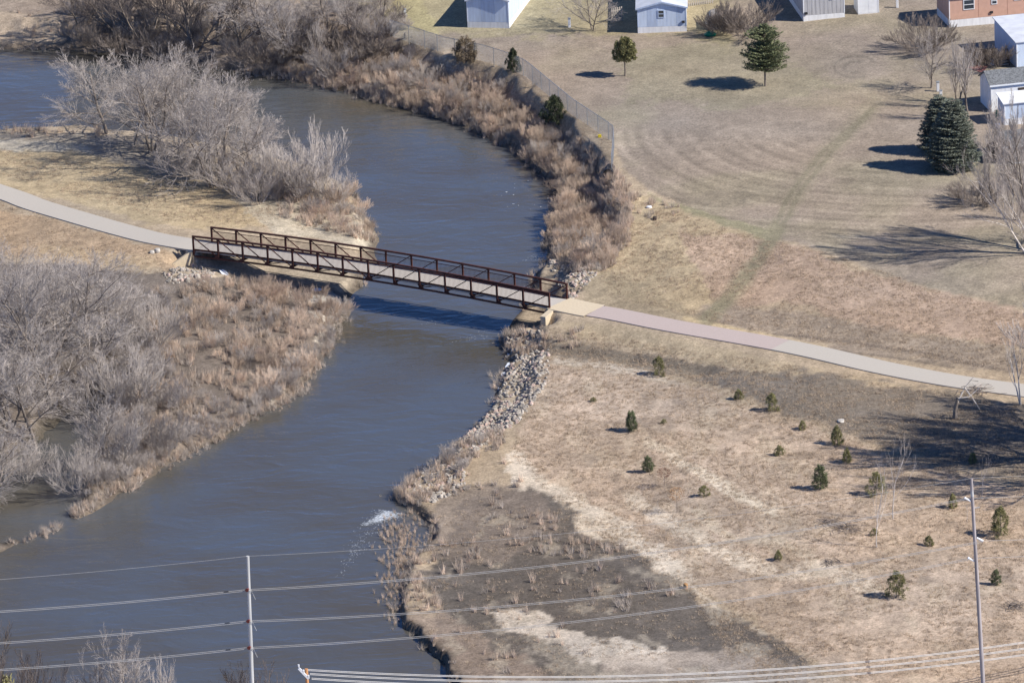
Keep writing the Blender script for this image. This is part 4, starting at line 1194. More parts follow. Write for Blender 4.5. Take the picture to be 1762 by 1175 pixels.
many('tall_weeds', [
    dict(density=5.5, poly_px=[(255, 500), (380, 492), (395, 478), (600, 505), (590, 560), (560, 620), (480, 700), (340, 770), (200, 850), (100, 905), (60, 900), (150, 760), (230, 640), (250, 540)], clump=1.8, thr=.50),
    dict(density=9, poly_px=[(930, 270), (1000, 240), (1050, 290), (1090, 330), (1080, 420), (1040, 470), (960, 470), (940, 400), (965, 330)], clump=2.0, thr=.34),
    dict(density=8, poly_px=[(450, 120), (560, 110), (700, 110), (820, 130), (900, 180), (980, 240), (1000, 290), (930, 290), (850, 240), (700, 190), (560, 150), (400, 125)], clump=2.0, thr=.42),
    dict(density=6, poly_px=[(470, 330), (580, 330), (640, 390), (650, 420), (560, 400), (480, 370)], clump=2.0, thr=.45),
    dict(density=5, poly_px=[(860, 570), (930, 570), (940, 600), (900, 610), (870, 600)]),
    dict(density=3, poly_px=[(940, 560), (1010, 570), (1000, 600), (940, 600)], clump=1.5, thr=.5),
    dict(density=5, poly_px=[(670, 840), (740, 800), (800, 760), (860, 740), (870, 770), (780, 800), (740, 870), (690, 875)], clump=1.5, thr=.42),
    dict(density=1.5, poly_px=[(760, 830), (860, 790), (900, 830), (860, 870), (780, 860)], clump=1.5, thr=.5),
    dict(density=3.5, poly_px=[(700, 960), (760, 930), (850, 930), (840, 980), (760, 1000), (760, 1050), (700, 1060), (690, 1010)], clump=1.2, thr=.52),
    dict(density=2.5, poly_px=[(840, 870), (900, 860), (1000, 920), (1060, 930), (1120, 950), (1060, 960), (900, 950), (840, 910)], clump=1.0, thr=.56),
    dict(density=.9, poly_px=[(760, 1000), (1000, 960), (1200, 1010), (1150, 1060), (900, 1070), (780, 1060)], clump=.9, thr=.60),
    dict(density=.5, poly_px=[(760, 1060), (1000, 1080), (1100, 1150), (820, 1160)], clump=.9, thr=.6),
    dict(density=1.2, poly_px=[(1090, 330), (1180, 350), (1160, 380), (1100, 390)], clump=1.2, thr=.5),
    dict(density=1.5, poly_px=[(0, 222), (180, 226), (180, 238), (0, 236)]),
    dict(density=.6, poly_px=[(0, 20), (200, 20), (220, 85), (0, 82)], clump=2, thr=.45),
], weeds, .5, 1.15, 'tan and grey dry weeds standing along the river banks', 'weeds', 500)
many('reed_fringe', [
    dict(density=2.5, poly_px=[(560, 600), (605, 516), (612, 530), (575, 612), (480, 712), (340, 782), (200, 860), (90, 918), (60, 910), (210, 835), (340, 760), (470, 690)], warp=3),
], weeds[:4], .5, .95, 'fringe of tan reeds at the waterline of the left bank', 'reeds', 700)
many('bank_brush', [
    dict(density=.32, poly_px=[(380, 105), (560, 90), (700, 90), (800, 120), (900, 170), (980, 230), (1010, 290), (930, 290), (850, 240), (700, 185), (560, 150), (400, 120)]),
    dict(density=.5, poly_px=[(100, 20), (700, 0), (700, 80), (560, 120), (380, 105), (200, 85), (110, 70)]),
    dict(density=.7, poly_px=[(-30, 560), (240, 560), (300, 640), (260, 740), (150, 860), (0, 930), (-60, 930)]),
    dict(density=1.3, poly_px=[(60, 905), (110, 880), (200, 835), (340, 765), (480, 690), (560, 620), (600, 530), (585, 520), (540, 605), (460, 675), (330, 730), (190, 800), (120, 850)], clump=2, thr=.42),
    dict(density=.13, poly_px=[(240, 480), (500, 520), (560, 600), (480, 690), (300, 780), (240, 700)], clump=3, thr=.48),
    dict(density=.35, poly_px=[(230, 240), (450, 290), (640, 380), (640, 410), (500, 350), (380, 330), (260, 290)], clump=2, thr=.45),
    dict(density=.2, poly_px=[(940, 280), (1060, 290), (1080, 400), (1000, 470), (945, 450)], clump=2, thr=.45),
    dict(density=.2, poly_px=[(680, 850), (740, 810), (860, 740), (840, 780), (740, 865)], clump=1.5, thr=.45),
], brushp, .22, .55, 'leafless grey brush covering the river banks', 'brush', 900)
tanbrush = []
for i in range(3):
    me_ = TREES['bush%d' % i][1].copy(); me_.materials.clear(); me_.materials.append(M['weed']); tanbrush.append(bpy.data.objects.new('tan_brush_proto', me_))
many('tan_brush', [
    dict(density=.55, poly_px=[(940, 280), (1060, 290), (1085, 400), (1040, 465), (945, 450), (940, 400)]),
    dict(density=.38, poly_px=[(560, 120), (700, 110), (800, 140), (900, 190), (990, 260), (1010, 290), (930, 290), (850, 240), (700, 185), (560, 150)]),
    dict(density=.25, poly_px=[(480, 330), (600, 330), (650, 400), (560, 400)]),
    dict(density=.18, poly_px=[(320, 490), (600, 510), (560, 620), (470, 690), (330, 640)]),
], tanbrush, .3, .62, 'pinkish tan twiggy brush spilling down the banks', 'brush', 1100)
many('field_grass', [
    dict(density=11, poly_px=[(930, 560), (1300, 620), (1762, 700), (1800, 1200), (1300, 1200), (1180, 1020), (1000, 900), (880, 780), (920, 660)], clump=3, thr=.36),
    dict(density=10, poly_px=[(1080, 340), (1290, 405), (1420, 435), (1600, 500), (1800, 550), (1800, 650), (1300, 570), (1050, 510), (1030, 460), (1080, 400)], clump=3, thr=.36),
    dict(density=7, poly_px=[(0, 255), (380, 320), (560, 330), (640, 400), (300, 385), (0, 300)], clump=3, thr=.42),
    dict(density=7, poly_px=[(0, 350), (300, 440), (300, 480), (0, 450)], clump=3, thr=.4),
    dict(density=4, poly_px=[(720, 850), (1000, 880), (1200, 1020), (1400, 1180), (820, 1180), (710, 1060)], clump=2, thr=.5),
    dict(density=5, poly_px=[(640, 60), (760, 90), (880, 130), (960, 190), (1055, 250), (1055, 290), (980, 240), (880, 150), (760, 110)], clump=2, thr=.4),
], grassp, .5, 1.15, 'short tufted dry grass over the fields and slopes', 'grass', 1300, .2)
many('riprap_stones', [
    dict(density=9, poly_px=[(872, 565), (930, 570), (945, 600), (945, 660), (905, 710), (850, 750), (800, 755), (838, 712), (856, 680), (868, 640), (866, 600)], warp=4),
    dict(density=10, poly_px=[(700, 840), (742, 800), (800, 748), (890, 700), (900, 720), (850, 755), (800, 790), (800, 840), (745, 865)], warp=4),
    dict(density=9, poly_px=[(940, 450), (1010, 440), (1030, 470), (1000, 500), (980, 520), (955, 480)], warp=5),
    dict(density=4, poly_px=[(1010, 440), (1070, 370), (1085, 390), (1060, 440), (1020, 475)], warp=7),
    dict(density=9, poly_px=[(270, 470), (330, 455), (370, 470), (350, 492), (290, 488)], warp=4),
], rocks, .16, .56, 'grey and pinkish riprap stones lining the banks by the bridge', 'riprap', 1700, 1.0)

rng = np.random.default_rng(91); fx, fy = [], []
for i in range(len(RIV)):
    a, b = RIV[i], RIV[(i + 1) % len(RIV)]
    L_ = np.hypot(*(b - a))
    if L_ > 5: continue
    u_, v_ = project(np.array([[a[0], a[1], 0.]]))
    if not (-40 < u_[0] < 1000 and -20 < v_[0] < 1180): continue
    dens = 8 if (u_[0] < 620 and v_[0] > 500) else 5
    if u_[0] > 690 and v_[0] > 940: dens = 2
    n_ = rng.poisson(L_ * dens)
    t_ = rng.random(n_)[:, None]
    p_ = a + (b - a) * t_ + rng.normal(size=(n_, 2)) * .38
    fx.append(p_[:, 0]); fy.append(p_[:, 1])
fx = np.concatenate(fx); fy = np.concatenate(fy)
mk = fbm(fx, fy, 1.6, 3, 93) > .50
mk &= path_near(fx, fy)[0] > 2
r_ = np.stack([fx - mL[0], fy - mL[1]], 1); mk &= ~((np.abs(r_ @ bv) < BW / 2 + 1.2) & (r_ @ bu > 0) & (r_ @ bu < BL))
fx, fy = fx[mk], fy[mk]
scatter('waterline_weeds', fx, fy, weeds[2:], .25 + .75 * rng.random(len(fx)) ** 1.5, 'ragged tan and grey weeds overhanging the waterline', 'weeds', 94, Z=np.maximum(height(fx, fy), -.05), tilt=.25)

# ------------------------------------------------------------------ chain link fence
def chain_fence():
    pts_px = [(672, 64), (720, 80), (762, 93), (830, 106), (868, 118), (905, 133), (985, 200), (1055, 246), (1057, 252), (1056, 268), (1053, 300)]
    W = [at(x, y) for x, y in pts_px]
    root = empty('chain_link_fence', W[0]); tag(root, 'galvanised chain link fence running between the lawn and the river bank', 'fence')
    H = 1.75
    o = W[0]
    line = [p - o for p in W]
    # resample
    L = [0]
    for a, b in zip(line[:-1], line[1:]): L.append(L[-1] + (b - a).length)
    def P(s):
        for i in range(len(L) - 1):
            if s <= L[i + 1] or i == len(L) - 2:
                return line[i].lerp(line[i + 1], (s - L[i]) / max(1e-6, L[i + 1] - L[i]))
    tot = L[-1]; n = int(tot / 2.6)
    pm = MB(); pm.tube([(0, 0, -.2), (0, 0, H + .05)], .035, 6)
    pme = pm.mesh('post', M['galv'])
    for i in range(n + 1):
        obj('post', pme, root, P(tot * i / n))
    r = MB(); r.tube([P(tot * i / (n * 2)) + Vector((0, 0, H)) for i in range(2 * n + 1)], .024, 5)
    r.build('top_rail', M['galv'], root)
    segs = []; sp = .085; m = int(tot / sp); nv = 8
    def zz(s, h): return P(min(max(s, 0), tot)) + Vector((0, 0, h))
    for i in range(-int(H / sp), m):
        for sg in (0, 1):
            s0 = i * sp
            a = (s0, .03) if sg == 0 else (s0, H); b = (s0 + H, H) if sg == 0 else (s0 + H, .03)
            q = [(a[0] + (b[0] - a[0]) * t, a[1] + (b[1] - a[1]) * t) for t in (0, .5, 1)]
            if q[2][0] < 0 or q[0][0] > tot: continue
            for (sa, ha), (sb, hb) in zip(q[:-1], q[1:]):
                if sb < 0 or sa > tot: continue
                A_, B_ = zz(sa, ha), zz(sb, hb)
                segs.append((*A_, *B_, .0042, .0042))
    v, f = tubes(segs, 3)
    tag(obj('mesh', mesh_np('chain_mesh', v, f, M['galv']), root), kind='stuff')
chain_fence()

# ------------------------------------------------------------------ houses
def house(name, label, cat, px, py, w, l, h, rz, wall, roofm, ridge=.7, along='y', skirt=.55, eave=.18, panels=None, wins=(), trim='white', z=None, ridge_skirt='skirt', flat=False, gambrel=False, vent=None, door=None):
    """near left corner stands at px,py; local x runs along the front, y away from the camera"""
    P = at(px, py)
    r = empty(name, (P.x, P.y, P.z), rz); tag(r, label, cat)
    b = MB(); b.box(0, w, 0, l, skirt, h); 
    if along == 'y' and not flat:   # gable faces the camera
        if gambrel:
            prof = [(0, h), (w * .18, h + ridge * .62), (w * .5, h + ridge), (w * .82, h + ridge * .62), (w, h)]
        else:
            prof = [(0, h), (w * .5, h + ridge), (w, h)]
        b.prism([(x, 0, z_) for x, z_ in prof], [(x, l, z_) for x, z_ in prof])
    elif not flat:
        b.prism([(0, 0, h), (0, l * .5, h + ridge), (0, l, h)], [(w, 0, h), (w, l * .5, h + ridge), (w, l, h)])
    b.build('wall', M[wall], r)
    s = MB(); s.box(-.02, w + .02, -.02, l + .02, -.3, skirt); s.build('skirting', M[ridge_skirt], r)
    # siding panels, proud of the wall, with narrow joints
    pw = panels or 1.2
    n = max(1, int(round(w / pw)))
    for i in range(n):
        a = w * i / n + .02; c = w * (i + 1) / n - .02
        q = MB(); q.box(a, c, -.022, -.001, skirt + .02, h - .01)
        mm_ = M[wall] if not (wall == 'blue' and i % 3 == 1) else M['bluedk']
        q.build('siding_panel', mm_, r)
    n = max(1, int(round(l / pw)))
    for i in range(n):
        a = l * i / n + .02; c = l * (i + 1) / n - .02
        for x0_, x1_ in ((-.022, -.001), (w + .001, w + .022)):
            q = MB(); q.box(x0_, x1_, a, c, skirt + .02, h - .01); q.build('siding_panel', M[wall], r)
    # roof
    t = .09
    def slab(p, q, y0_, y1_):
        m = MB()
        m.prism([(p[0], y0_, p[1]), (q[0], y0_, q[1]), (q[0], y1_, q[1]), (p[0], y1_, p[1])],
                [(p[0], y0_, p[1] + t), (q[0], y0_, q[1] + t), (q[0], y1_, q[1] + t), (p[0], y1_, p[1] + t)])
        return m
    if flat:
        m = MB(); m.prism([(-eave, -eave, h + .01), (w + eave, -eave, h + .01), (w + eave, l + eave, h + ridge), (-eave, l + eave, h + ridge)],
                          [(-eave, -eave, h + .01 + t), (w + eave, -eave, h + .01 + t), (w + eave, l + eave, h + ridge + t), (-eave, l + eave, h + ridge + t)])
        m.build('roof', M[roofm], r)
        m = MB(); m.prism([(0, 0, h), (w, 0, h), (w, l, h), (0, l, h)], [(0, 0, h + .005), (w, 0, h + .005), (w, l, h + ridge), (0, l, h + ridge)]); m.build('upper_wall', M[wall], r)
    elif along == 'y':
        pts_ = [(x, z_ + .005) for x, z_ in prof]
        sl = (pts_[1][1] - pts_[0][1]) / (pts_[1][0] - pts_[0][0])
        pts_[0] = (-eave, pts_[0][1] - eave * sl); pts_[-1] = (w + eave, pts_[-1][1] - eave * sl)
        for p, q in zip(pts_[:-1], pts_[1:]): slab(p, q, -eave, l + eave).build('roof_slope', M[roofm], r)
        f_ = MB()
        for p, q in zip(pts_[:-1], pts_[1:]):
            f_.bar((p[0], -eave - .02, p[1] + .02), (q[0], -eave - .02, q[1] + .02), .035, .16)
        f_.build('fascia', M[trim], r)
    else:
        sl = ridge / (l * .5)
        for (ya, za), (yb, zb) in (((-eave, h - eave * sl + .005), (l * .5, h + ridge + .005)), ((l + eave, h - eave * sl + .005), (l * .5, h + ridge + .005))):
            m = MB(); m.prism([(-eave, ya, za), (w + eave, ya, za), (w + eave, yb, zb), (-eave, yb, zb)], [(-eave, ya, za + t), (w + eave, ya, za + t), (w + eave, yb, zb + t), (-eave, yb, zb + t)])
            m.build('roof_slope', M[roofm], r)
        f_ = MB(); f_.bar((-eave, -eave - .02, h - eave * sl + .05), (w + eave, -eave - .02, h - eave * sl + .05), .035, .15); f_.build('gutter', M[trim], r)
    # corner trim
    for x_ in (-.03, w - .06):
        q = MB(); q.box(x_, x_ + .09, -.045, -.023, skirt, h - .02); q.build('corner_trim', M[trim], r)
    for (xa, xb, za, zb) in wins:
        f = MB()
        for a in ((xa, xb, za, za + .07), (xa, xb, zb - .07, zb), (xa, xa + .07, za + .07, zb - .07), (xb - .07, xb, za + .07, zb - .07), (xa + .07, xb - .07, (za + zb) / 2 - .03, (za + zb) / 2 + .03)):
            f.box(a[0], a[1], -.075, -.024, a[2], a[3])
        fo = f.build('window', M[trim], r)
        for (c, d_) in ((za + .07, (za + zb) / 2 - .03), ((za + zb) / 2 + .03, zb - .07)):
            g = MB(); g.box(xa + .07, xb - .07, -.045, -.026, c, d_); g.build('pane', M['glass'], fo)
    if vent:
        q = MB(); q.box(vent[0], vent[0] + .28, -.16, -.024, vent[1], vent[1] + .22); q.build('vent', M['dark'], r)
    if door:
        q = MB(); q.box(door[0], door[1], -.06, -.024, skirt + .02, door[2]); q.build('door', M[door[3]], r)
    return r
sH = 17.4
house('mobile_home', 'pale blue mobile home at the top edge, left one with its lit right side showing', 'mobile home', 805, 48, 4.3, 15, 2.9, math.radians(-13), 'blue', 'roofwhite', panels=1.45, skirt=.62)
house('mobile_home', 'pale blue mobile home with a small gable window, right of the bare spreading tree', 'mobile home', 1098, 58, 4.9, 16, 2.55, math.radians(-2), 'blue', 'roofwhite', ridge=.62, panels=.98,
      skirt=.62, wins=[(2.05, 2.7, 1.55, 2.35)], trim='bluedk', vent=(4.45, .95))
house('mobile_home', 'grey corrugated mobile home at the top edge beside the small white shed', 'mobile home', 1383, 38, 4.2, 15, 2.9, math.radians(7), 'greysid', 'roofwhite', panels=.42, skirt=.6,
      wins=[(2.7, 3.0, 2.05, 2.75)], vent=(.1, .75))
house('garden_shed', 'small white garden shed with barn roof beside the grey mobile home', 'shed', 1477, 26, 2.1, 2.6, 1.7, math.radians(6), 'white', 'shingle', gambrel=True, ridge=.8, skirt=.08, eave=.08)
house('mobile_home', 'salmon sided mobile home with white windows in the upper right corner', 'mobile home', 1634, 48, 18, 5.0, 3.1, math.radians(10), 'salmon', 'shingle', along='x', skirt=.75, panels=3.0,
      wins=[(1.45, 2.6, 1.7, 2.75), (4.35, 4.95, 2.0, 2.75), (6.7, 7.5, 2.2, 2.9)], vent=(4.2, 1.1))
house('mobile_home', 'pale home with a white metal roof and dark blue side at the right edge', 'mobile home', 1750, 118, 8, 7.5, 2.6, math.radians(12), 'blue', 'roofwhite', flat=True, ridge=.5, skirt=.1, panels=2.0)
house('garden_shed', 'white shed with grey shingle roof at the right edge', 'shed', 1706, 194, 7, 3.6, 2.7, math.radians(12), 'white', 'shingle', along='x', ridge=.9, skirt=.05, panels=1.4, door=(2.7, 3.4, 2.2, 'dkwood'))
house('garden_shed', 'lower pale blue shed with white roof in front of the shingled one', 'shed', 1729, 216, 5, 2.4, 2.1, math.radians(10), 'blue', 'white', flat=True, ridge=.35, skirt=.6, panels=1.3)
house('garden_shed', 'dark roofed shed low at the right edge behind the slender trees', 'shed', 1727, 283, 6, 4.5, 1.7, math.radians(6), 'wood', 'shingle', along='x', ridge=.8, skirt=.1, panels=.5)
house('white_building', 'corner of a white building at the top edge left of the tree trunk', 'building', 612, 5, 2.6, 8, 3.0, math.radians(-12), 'white', 'roofwhite', skirt=.3)

# ------------------------------------------------------------------ yard fences and clutter
def board_fence(px0, py0, px1, py1, h, bw, gap, material, label, name='board_fence'):
    a, b = at(px0, py0), at(px1, py1)
    r = empty(name, a); tag(r, label, 'fence')
    d = b - a; L = d.length; u = d / L; n = max(2, int(L / (bw + gap)))
    m = MB(); m.box(-bw / 2, bw / 2, -.012, .012, 0, h); bme = m.mesh('board', M[material])
    for i in range(n):
        o = obj('board', bme, r, d * ((i + .5) / n)); o.rotation_euler = (0, 0, math.atan2(d.y, d.x))
    perp = Vector((-u.y, u.x, 0)) * .035
    for zf in (.25, .8):
        q = MB(); q.bar(perp + Vector((0, 0, h * zf)), d + perp + Vector((0, 0, h * zf)), .04, .09); q.build('rail', M[material], r)
board_fence(1052, 40, 1072, 36, 1.5, .12, .09, 'wood', 'pale picket gate fence in the shade left of the blue home')
board_fence(1660, 116, 1716, 112, 1.7, .16, .01, 'dkwood', 'dark brown board fence behind the hedge at the right')
board_fence(1184, 12, 1228, 6, .9, .12, .10, 'wood', 'low pale picket fence right of the blue home')
board_fence(1698, 275, 1728, 262, 1.5, .16, .02, 'dkwood', 'dark board fence beside the dark roofed shed')
board_fence(1722, 252, 1775, 246, 1.2, .16, .02, 'dkwood', 'dark board fence below the red clutter at the right edge')
# upturned boat-like shelter behind the brown bush
P = at(1222, 58)
m = MB()
for i in range(8):
    a0, a1 = PI * i / 8, PI * (i + 1) / 8
    m.prism([(-1.0 * math.cos(a0) * 1, -1.3, 1.5 * math.sin(a0)), (-1.0 * math.cos(a1), -1.3, 1.5 * math.sin(a1)), (0, -1.3, 0)],
            [(-1.0 * math.cos(a0) * 1, 1.3, 1.5 * math.sin(a0)), (-1.0 * math.cos(a1), 1.3, 1.5 * math.sin(a1)), (0, 1.3, 0)])
o = m.build('storage_tent', M['wood']); o.location = P + Vector((.6, 2.5, 0)); tag(o, 'rounded tan storage shelter behind the brown leafless bush', 'shelter')
m = MB(); m.tube([(0, 0, 0), (0, 0, .15), (0, 0, .42)], [.55, .65, .25], 14)
o = m.build('sandbox', M['green']); o.location = at(1222, 62); tag(o, 'green turtle shaped plastic sandbox in front of the brown bush', 'sandbox')
def pedestal(px, py, h_px, label, w=.26):
    P = at(px, py); h = h_px / scale_at(P) / .95
    r = empty('utility_pedestal', P); tag(r, label, 'pedestal')
    m = MB(); m.box(-w / 2, w / 2, -w / 2, w / 2, 0, h * .9); m.build('body', M['skirt'], r, .02)
    m = MB(); m.box(-w / 2 - .03, w / 2 + .03, -w / 2 - .03, w / 2 + .03, h * .9 + .002, h); m.build('cap', M['galv'], r, .02)
pedestal(1614, 158, 17, 'tall pale utility pedestal beside the bare lawn tree')
pedestal(1619, 165, 9, 'short pale utility pedestal just in front of the tall one')
pedestal(980, 48, 16, 'pale green pedestal left of the spreading bare tree')
pedestal(1544, 14, 16, 'pale pedestal post at the top edge right of the garden shed')
pedestal(693, 44, 9, 'white vent stub left of the round meter on the lawn')
pedestal(697, 26, 10, 'grey meter post on the lawn near the fence start')
# yellow box by the fence
m = MB(); m.box(-.16, .16, -.1, .1, 0, .28); o = m.build('yellow_marker', M['yellow'], None, .02); o.location = at(1032, 237); tag(o, 'small bright yellow marker on the bank beside the fence corner', 'marker')
# culvert mouth below the fence end
P = at(1048, 303); r = empty('culvert', P + Vector((0, .5, -.35)), -.15); tag(r, 'dark round culvert mouth at the lower end of the fence', 'culvert')
m = MB(); n = 16
for i in range(n):
    a0, a1 = 2 * PI * i / n, 2 * PI * (i + 1) / n
    m.prism([(.5 * math.cos(a0), -.6, .55 + .5 * math.sin(a0)), (.5 * math.cos(a1), -.6, .55 + .5 * math.sin(a1)), (.42 * math.cos(a1), -.6, .55 + .42 * math.sin(a1)), (.42 * math.cos(a0), -.6, .55 + .42 * math.sin(a0))],
            [(.5 * math.cos(a0), 1.2, .55 + .5 * math.sin(a0)), (.5 * math.cos(a1), 1.2, .55 + .5 * math.sin(a1)), (.42 * math.cos(a1), 1.2, .55 + .42 * math.sin(a1)), (.42 * math.cos(a0), 1.2, .55 + .42 * math.sin(a0))])
m.build('pipe', M['dark'], r)
m = MB(); m.tube([(0, -.2, .55), (0, -.18, .55)], .42, 14); m.build('shade_disc', M['dark'], r)  # dark disc plugging the pipe, stands in for the shade inside
# sheets and stones
def slabthing(name, px, py, sx, sy, sz, material, label, cat, rz=0, seed=0, tilt=0):
    import bmesh
    rng = random.Random(seed + int(px))
    P = at(px, py)
    bm = bmesh.new(); bmesh.ops.create_icosphere(bm, subdivisions=2, radius=.5)
    for v in bm.verts:
        k_ = .85 + .3 * rng.random()
        v.co.x = max(-.42, min(.42, v.co.x)) * sx * 1.15 * k_; v.co.y = max(-.42, min(.42, v.co.y)) * sy * 1.15 * k_; v.co.z = max(-.3, min(.3, v.co.z)) * sz * 1.6
    me = bpy.data.meshes.new(name); bm.to_mesh(me); bm.free(); me.materials.append(M[material])
    o = obj(name, me); o.location = P + Vector((0, 0, sz * .3)); o.rotation_euler = (tilt, tilt * .6, rz)
    return tag(o, label, cat)
slabthing('plastic_sheet', 386, 471, .75, 1.1, .12, 'ice', 'pale blue white sheet lying at the shade edge below the bridge', 'sheet', .5, tilt=.3)
slabthing('white_board', 545, 499, .9, .7, .1, 'ice', 'small pale slab on the bank just below the bridge shadow', 'slab', .2)
slabthing('white_stone', 262, 436, .45, .5, .3, 'log', 'left one of the two white stones beside the path near the bridge', 'stone')
slabthing('white_stone', 271, 434, .5, .6, .42, 'log', 'right one of the two white stones beside the path near the bridge', 'stone')
slabthing('white_bag', 1117, 358, .5, .5, .22, 'white', 'small white bag in the weeds right of the fence end', 'bag')
slabthing('flat_stone', 1447, 726, .6, .9, .2, 'log', 'pale flat stone on the grey ground above the dark upright cedar', 'stone')
slabthing('stump', 1127, 378, .4, .6, .35, 'dkwood', 'dark charred stump in weeds right of the white bag', 'stump')
slabthing('driftwood', 1180, 1012, .35, .6, .5, 'leaf_or', 'orange brown stump at the edge of the dark silt', 'stump')
slabthing('tarp_bundle', 1716, 221, .6, .7, .55, 'bluep', 'blue and white bundle on the grass before the pale shed', 'bundle')
slabthing('white_bucket', 1707, 112, .5, .6, .8, 'white', 'white barrel at the foot of the steps of the right edge home', 'barrel')
slabthing('red_toy', 1752, 208, .7, .5, .4, 'redp', 'red plastic toy at the foot of the pale shed', 'toy')
m = MB()
for x_ in (-.3, .3):
    for y_ in (-.25, .25): m.box(x_ - .03, x_ + .03, y_ - .03, y_ + .03, 0, .45 if y_ < 0 else .95)
m.box(-.33, .33, -.28, .28, .42, .47); m.box(-.33, .33, .22, .28, .5, .95)
o = m.build('garden_chair', M['green'], None); o.location = at(1718, 207); tag(o, 'green garden chair left of the pale shed', 'chair')
m = MB(); pa, pb, pc, pd = at(1665, 100), at(1662, 118), at(1692, 127), at(1700, 113)
m.prism([p + Vector((0, 0, -.05)) for p in (pb, pc, pd, pa)], [p + Vector((0, 0, .04)) for p in (pb, pc, pd, pa)])
tag(m.build('patio', M['patio']), kind='structure')
# wooden steps of the salmon home
def steps(px, py, label, rz):
    P = at(px, py); r = empty('wooden_steps', P, rz); tag(r, label, 'steps')
    for i in range(4):
        m = MB(); m.box(0, 1.1, i * .28, i * .28 + .26, .12 + i * .2, .17 + i * .2); m.build('tread', M['wood'], r)
    for x_ in (-.05, 1.15):
        m = MB(); m.bar((x_, 0, 1.0), (x_, 1.1, 1.75), .06); m.build('handrail', M['dkwood'], r)
        for i in range(4):
            m = MB(); m.box(x_ - .03, x_ + .03, i * .28, i * .28 + .06, 0, 1.0 + i * .2); m.build('baluster', M['dkwood'], r)
steps(1738, 34, 'dark railed wooden steps at the salmon home', math.radians(10))
steps(1718, 116, 'pale wooden steps in the shade beside the right edge home', math.radians(12))

# ------------------------------------------------------------------ dead tree, brush pile, stumps
def dead_tree():
    P = at(1643, 721); r = empty('dead_tree', P); tag(r, 'broken dead trunk with a leaning branch beside the path', 'dead tree')
    m = MB(); m.tube([(0, 0, -.2), (.05, 0, .7), (.2, .05, 1.4), (.3, 0, 1.9)], [.24, .18, .14, .05], 8); m.build('trunk', M['bark'], r)
    for pts_ in ([(.2, 0, 1.3), (.9, .3, 2.6), (1.7, .5, 3.5)], [(.3, 0, 1.8), (1.2, -.1, 1.9), (2.2, .3, 2.6)], [(.9, .3, 2.6), (1.5, 0, 1.8), (2.1, -.2, .8)]):
        m = MB(); m.tube(pts_, [.08, .05, .02], 6); m.build('limb', M['birch'], r)
dead_tree()
def brushpile(px, py, w, h, label, seed):
    rng = random.Random(seed); P = at(px, py); m = MB()
    for i in range(60):
        x = rng.gauss(0, w * .35); y = rng.gauss(0, w * .35); a = rng.random() * 6.28; L = w * (.3 + .5 * rng.random())
        z = abs(rng.gauss(0, h * .4))
        m.tube([(x, y, z), (x + math.cos(a) * L, y + math.sin(a) * L, abs(z + rng.gauss(0, h * .3)))], [.03, .008], 4, False)
    o = m.build('brush_pile', M['twig_brown']); o.location = P
    tag(o, label, 'brush pile')
brushpile(1425, 900, 1.1, .35, 'dark fallen brush lying left of the thin saplings', 3)
brushpile(1455, 910, 1.5, .25, 'thin grey fallen branches just right of the dark brush', 4)
brushpile(1430, 968, 1.0, .15, 'low dark brush lying on the pale grass trail', 5)
brushpile(1745, 1045, 1.2, .35, 'dark brush lying near the right edge, low in the field', 6)
brushpile(1680, 675, 1.8, .6, 'pale tangled brush beside the path near the dead trunk', 7)
brushpile(1575, 725, .6, .2, 'small brown brush on the grey ground', 8)

# ------------------------------------------------------------------ ice and foam
def floe(px, py, rx, ry, label, seed):
    rng = random.Random(seed); P = on_plane([px], [py], 0.0)[0]
    n = 18; ring = []
    for i in range(n):
        a = 2 * PI * i / n; k_ = .7 + .5 * rng.random()
        ring.append((rx * k_ * math.cos(a), ry * k_ * math.sin(a)))
    m = MB(); m.prism([(x, y, -.03) for x, y in ring], [(x * .97, y * .97, .05) for x, y in ring])
    o = m.build('ice_shelf', M['ice'], None); o.location = (P[0], P[1], P[2]); tag(o, label, 'ice', 'white ice along the riprap')
floe(868, 650, .38, 1.6, 'largest white ice shelf against the riprap below the bridge', 1)
floe(876, 633, .35, 1.3, 'white ice shelf just above the largest one', 2)
floe(880, 612, .45, .8, 'ice shelf nearest the bridge by the riprap', 3)
floe(860, 672, .2, .8, 'small lowest ice shelf by the riprap', 4)
def foam(px, py, rx, ry, n, label, seed, ang=0):
    rng = np.random.default_rng(seed); V = []; Fc = []
    P = on_plane([px], [py], 0.0)[0]
    for i in range(n):
        x = rng.normal() * rx * .5; y = rng.normal() * ry * .5
        x, y = x * math.cos(ang) - y * math.sin(ang), x * math.sin(ang) + y * math.cos(ang)
        s = .012 + .035 * rng.random() ** 2
        b = len(V)
        for k_ in range(5):
            a = k_ * 1.2566 + rng.random() * .5; rr = s * (.5 + rng.random())
            V.append((x + math.cos(a) * rr * 1.6, y + math.sin(a) * rr * 2.2, .012 + .01 * rng.random()))
        Fc.append(tuple(range(b, b + 5)))
    me = mesh_np('foam', V, Fc, M['ice']); o = obj('foam', me); o.location = (P[0], P[1], .008)
    tag(o, label, 'foam', kind='stuff')
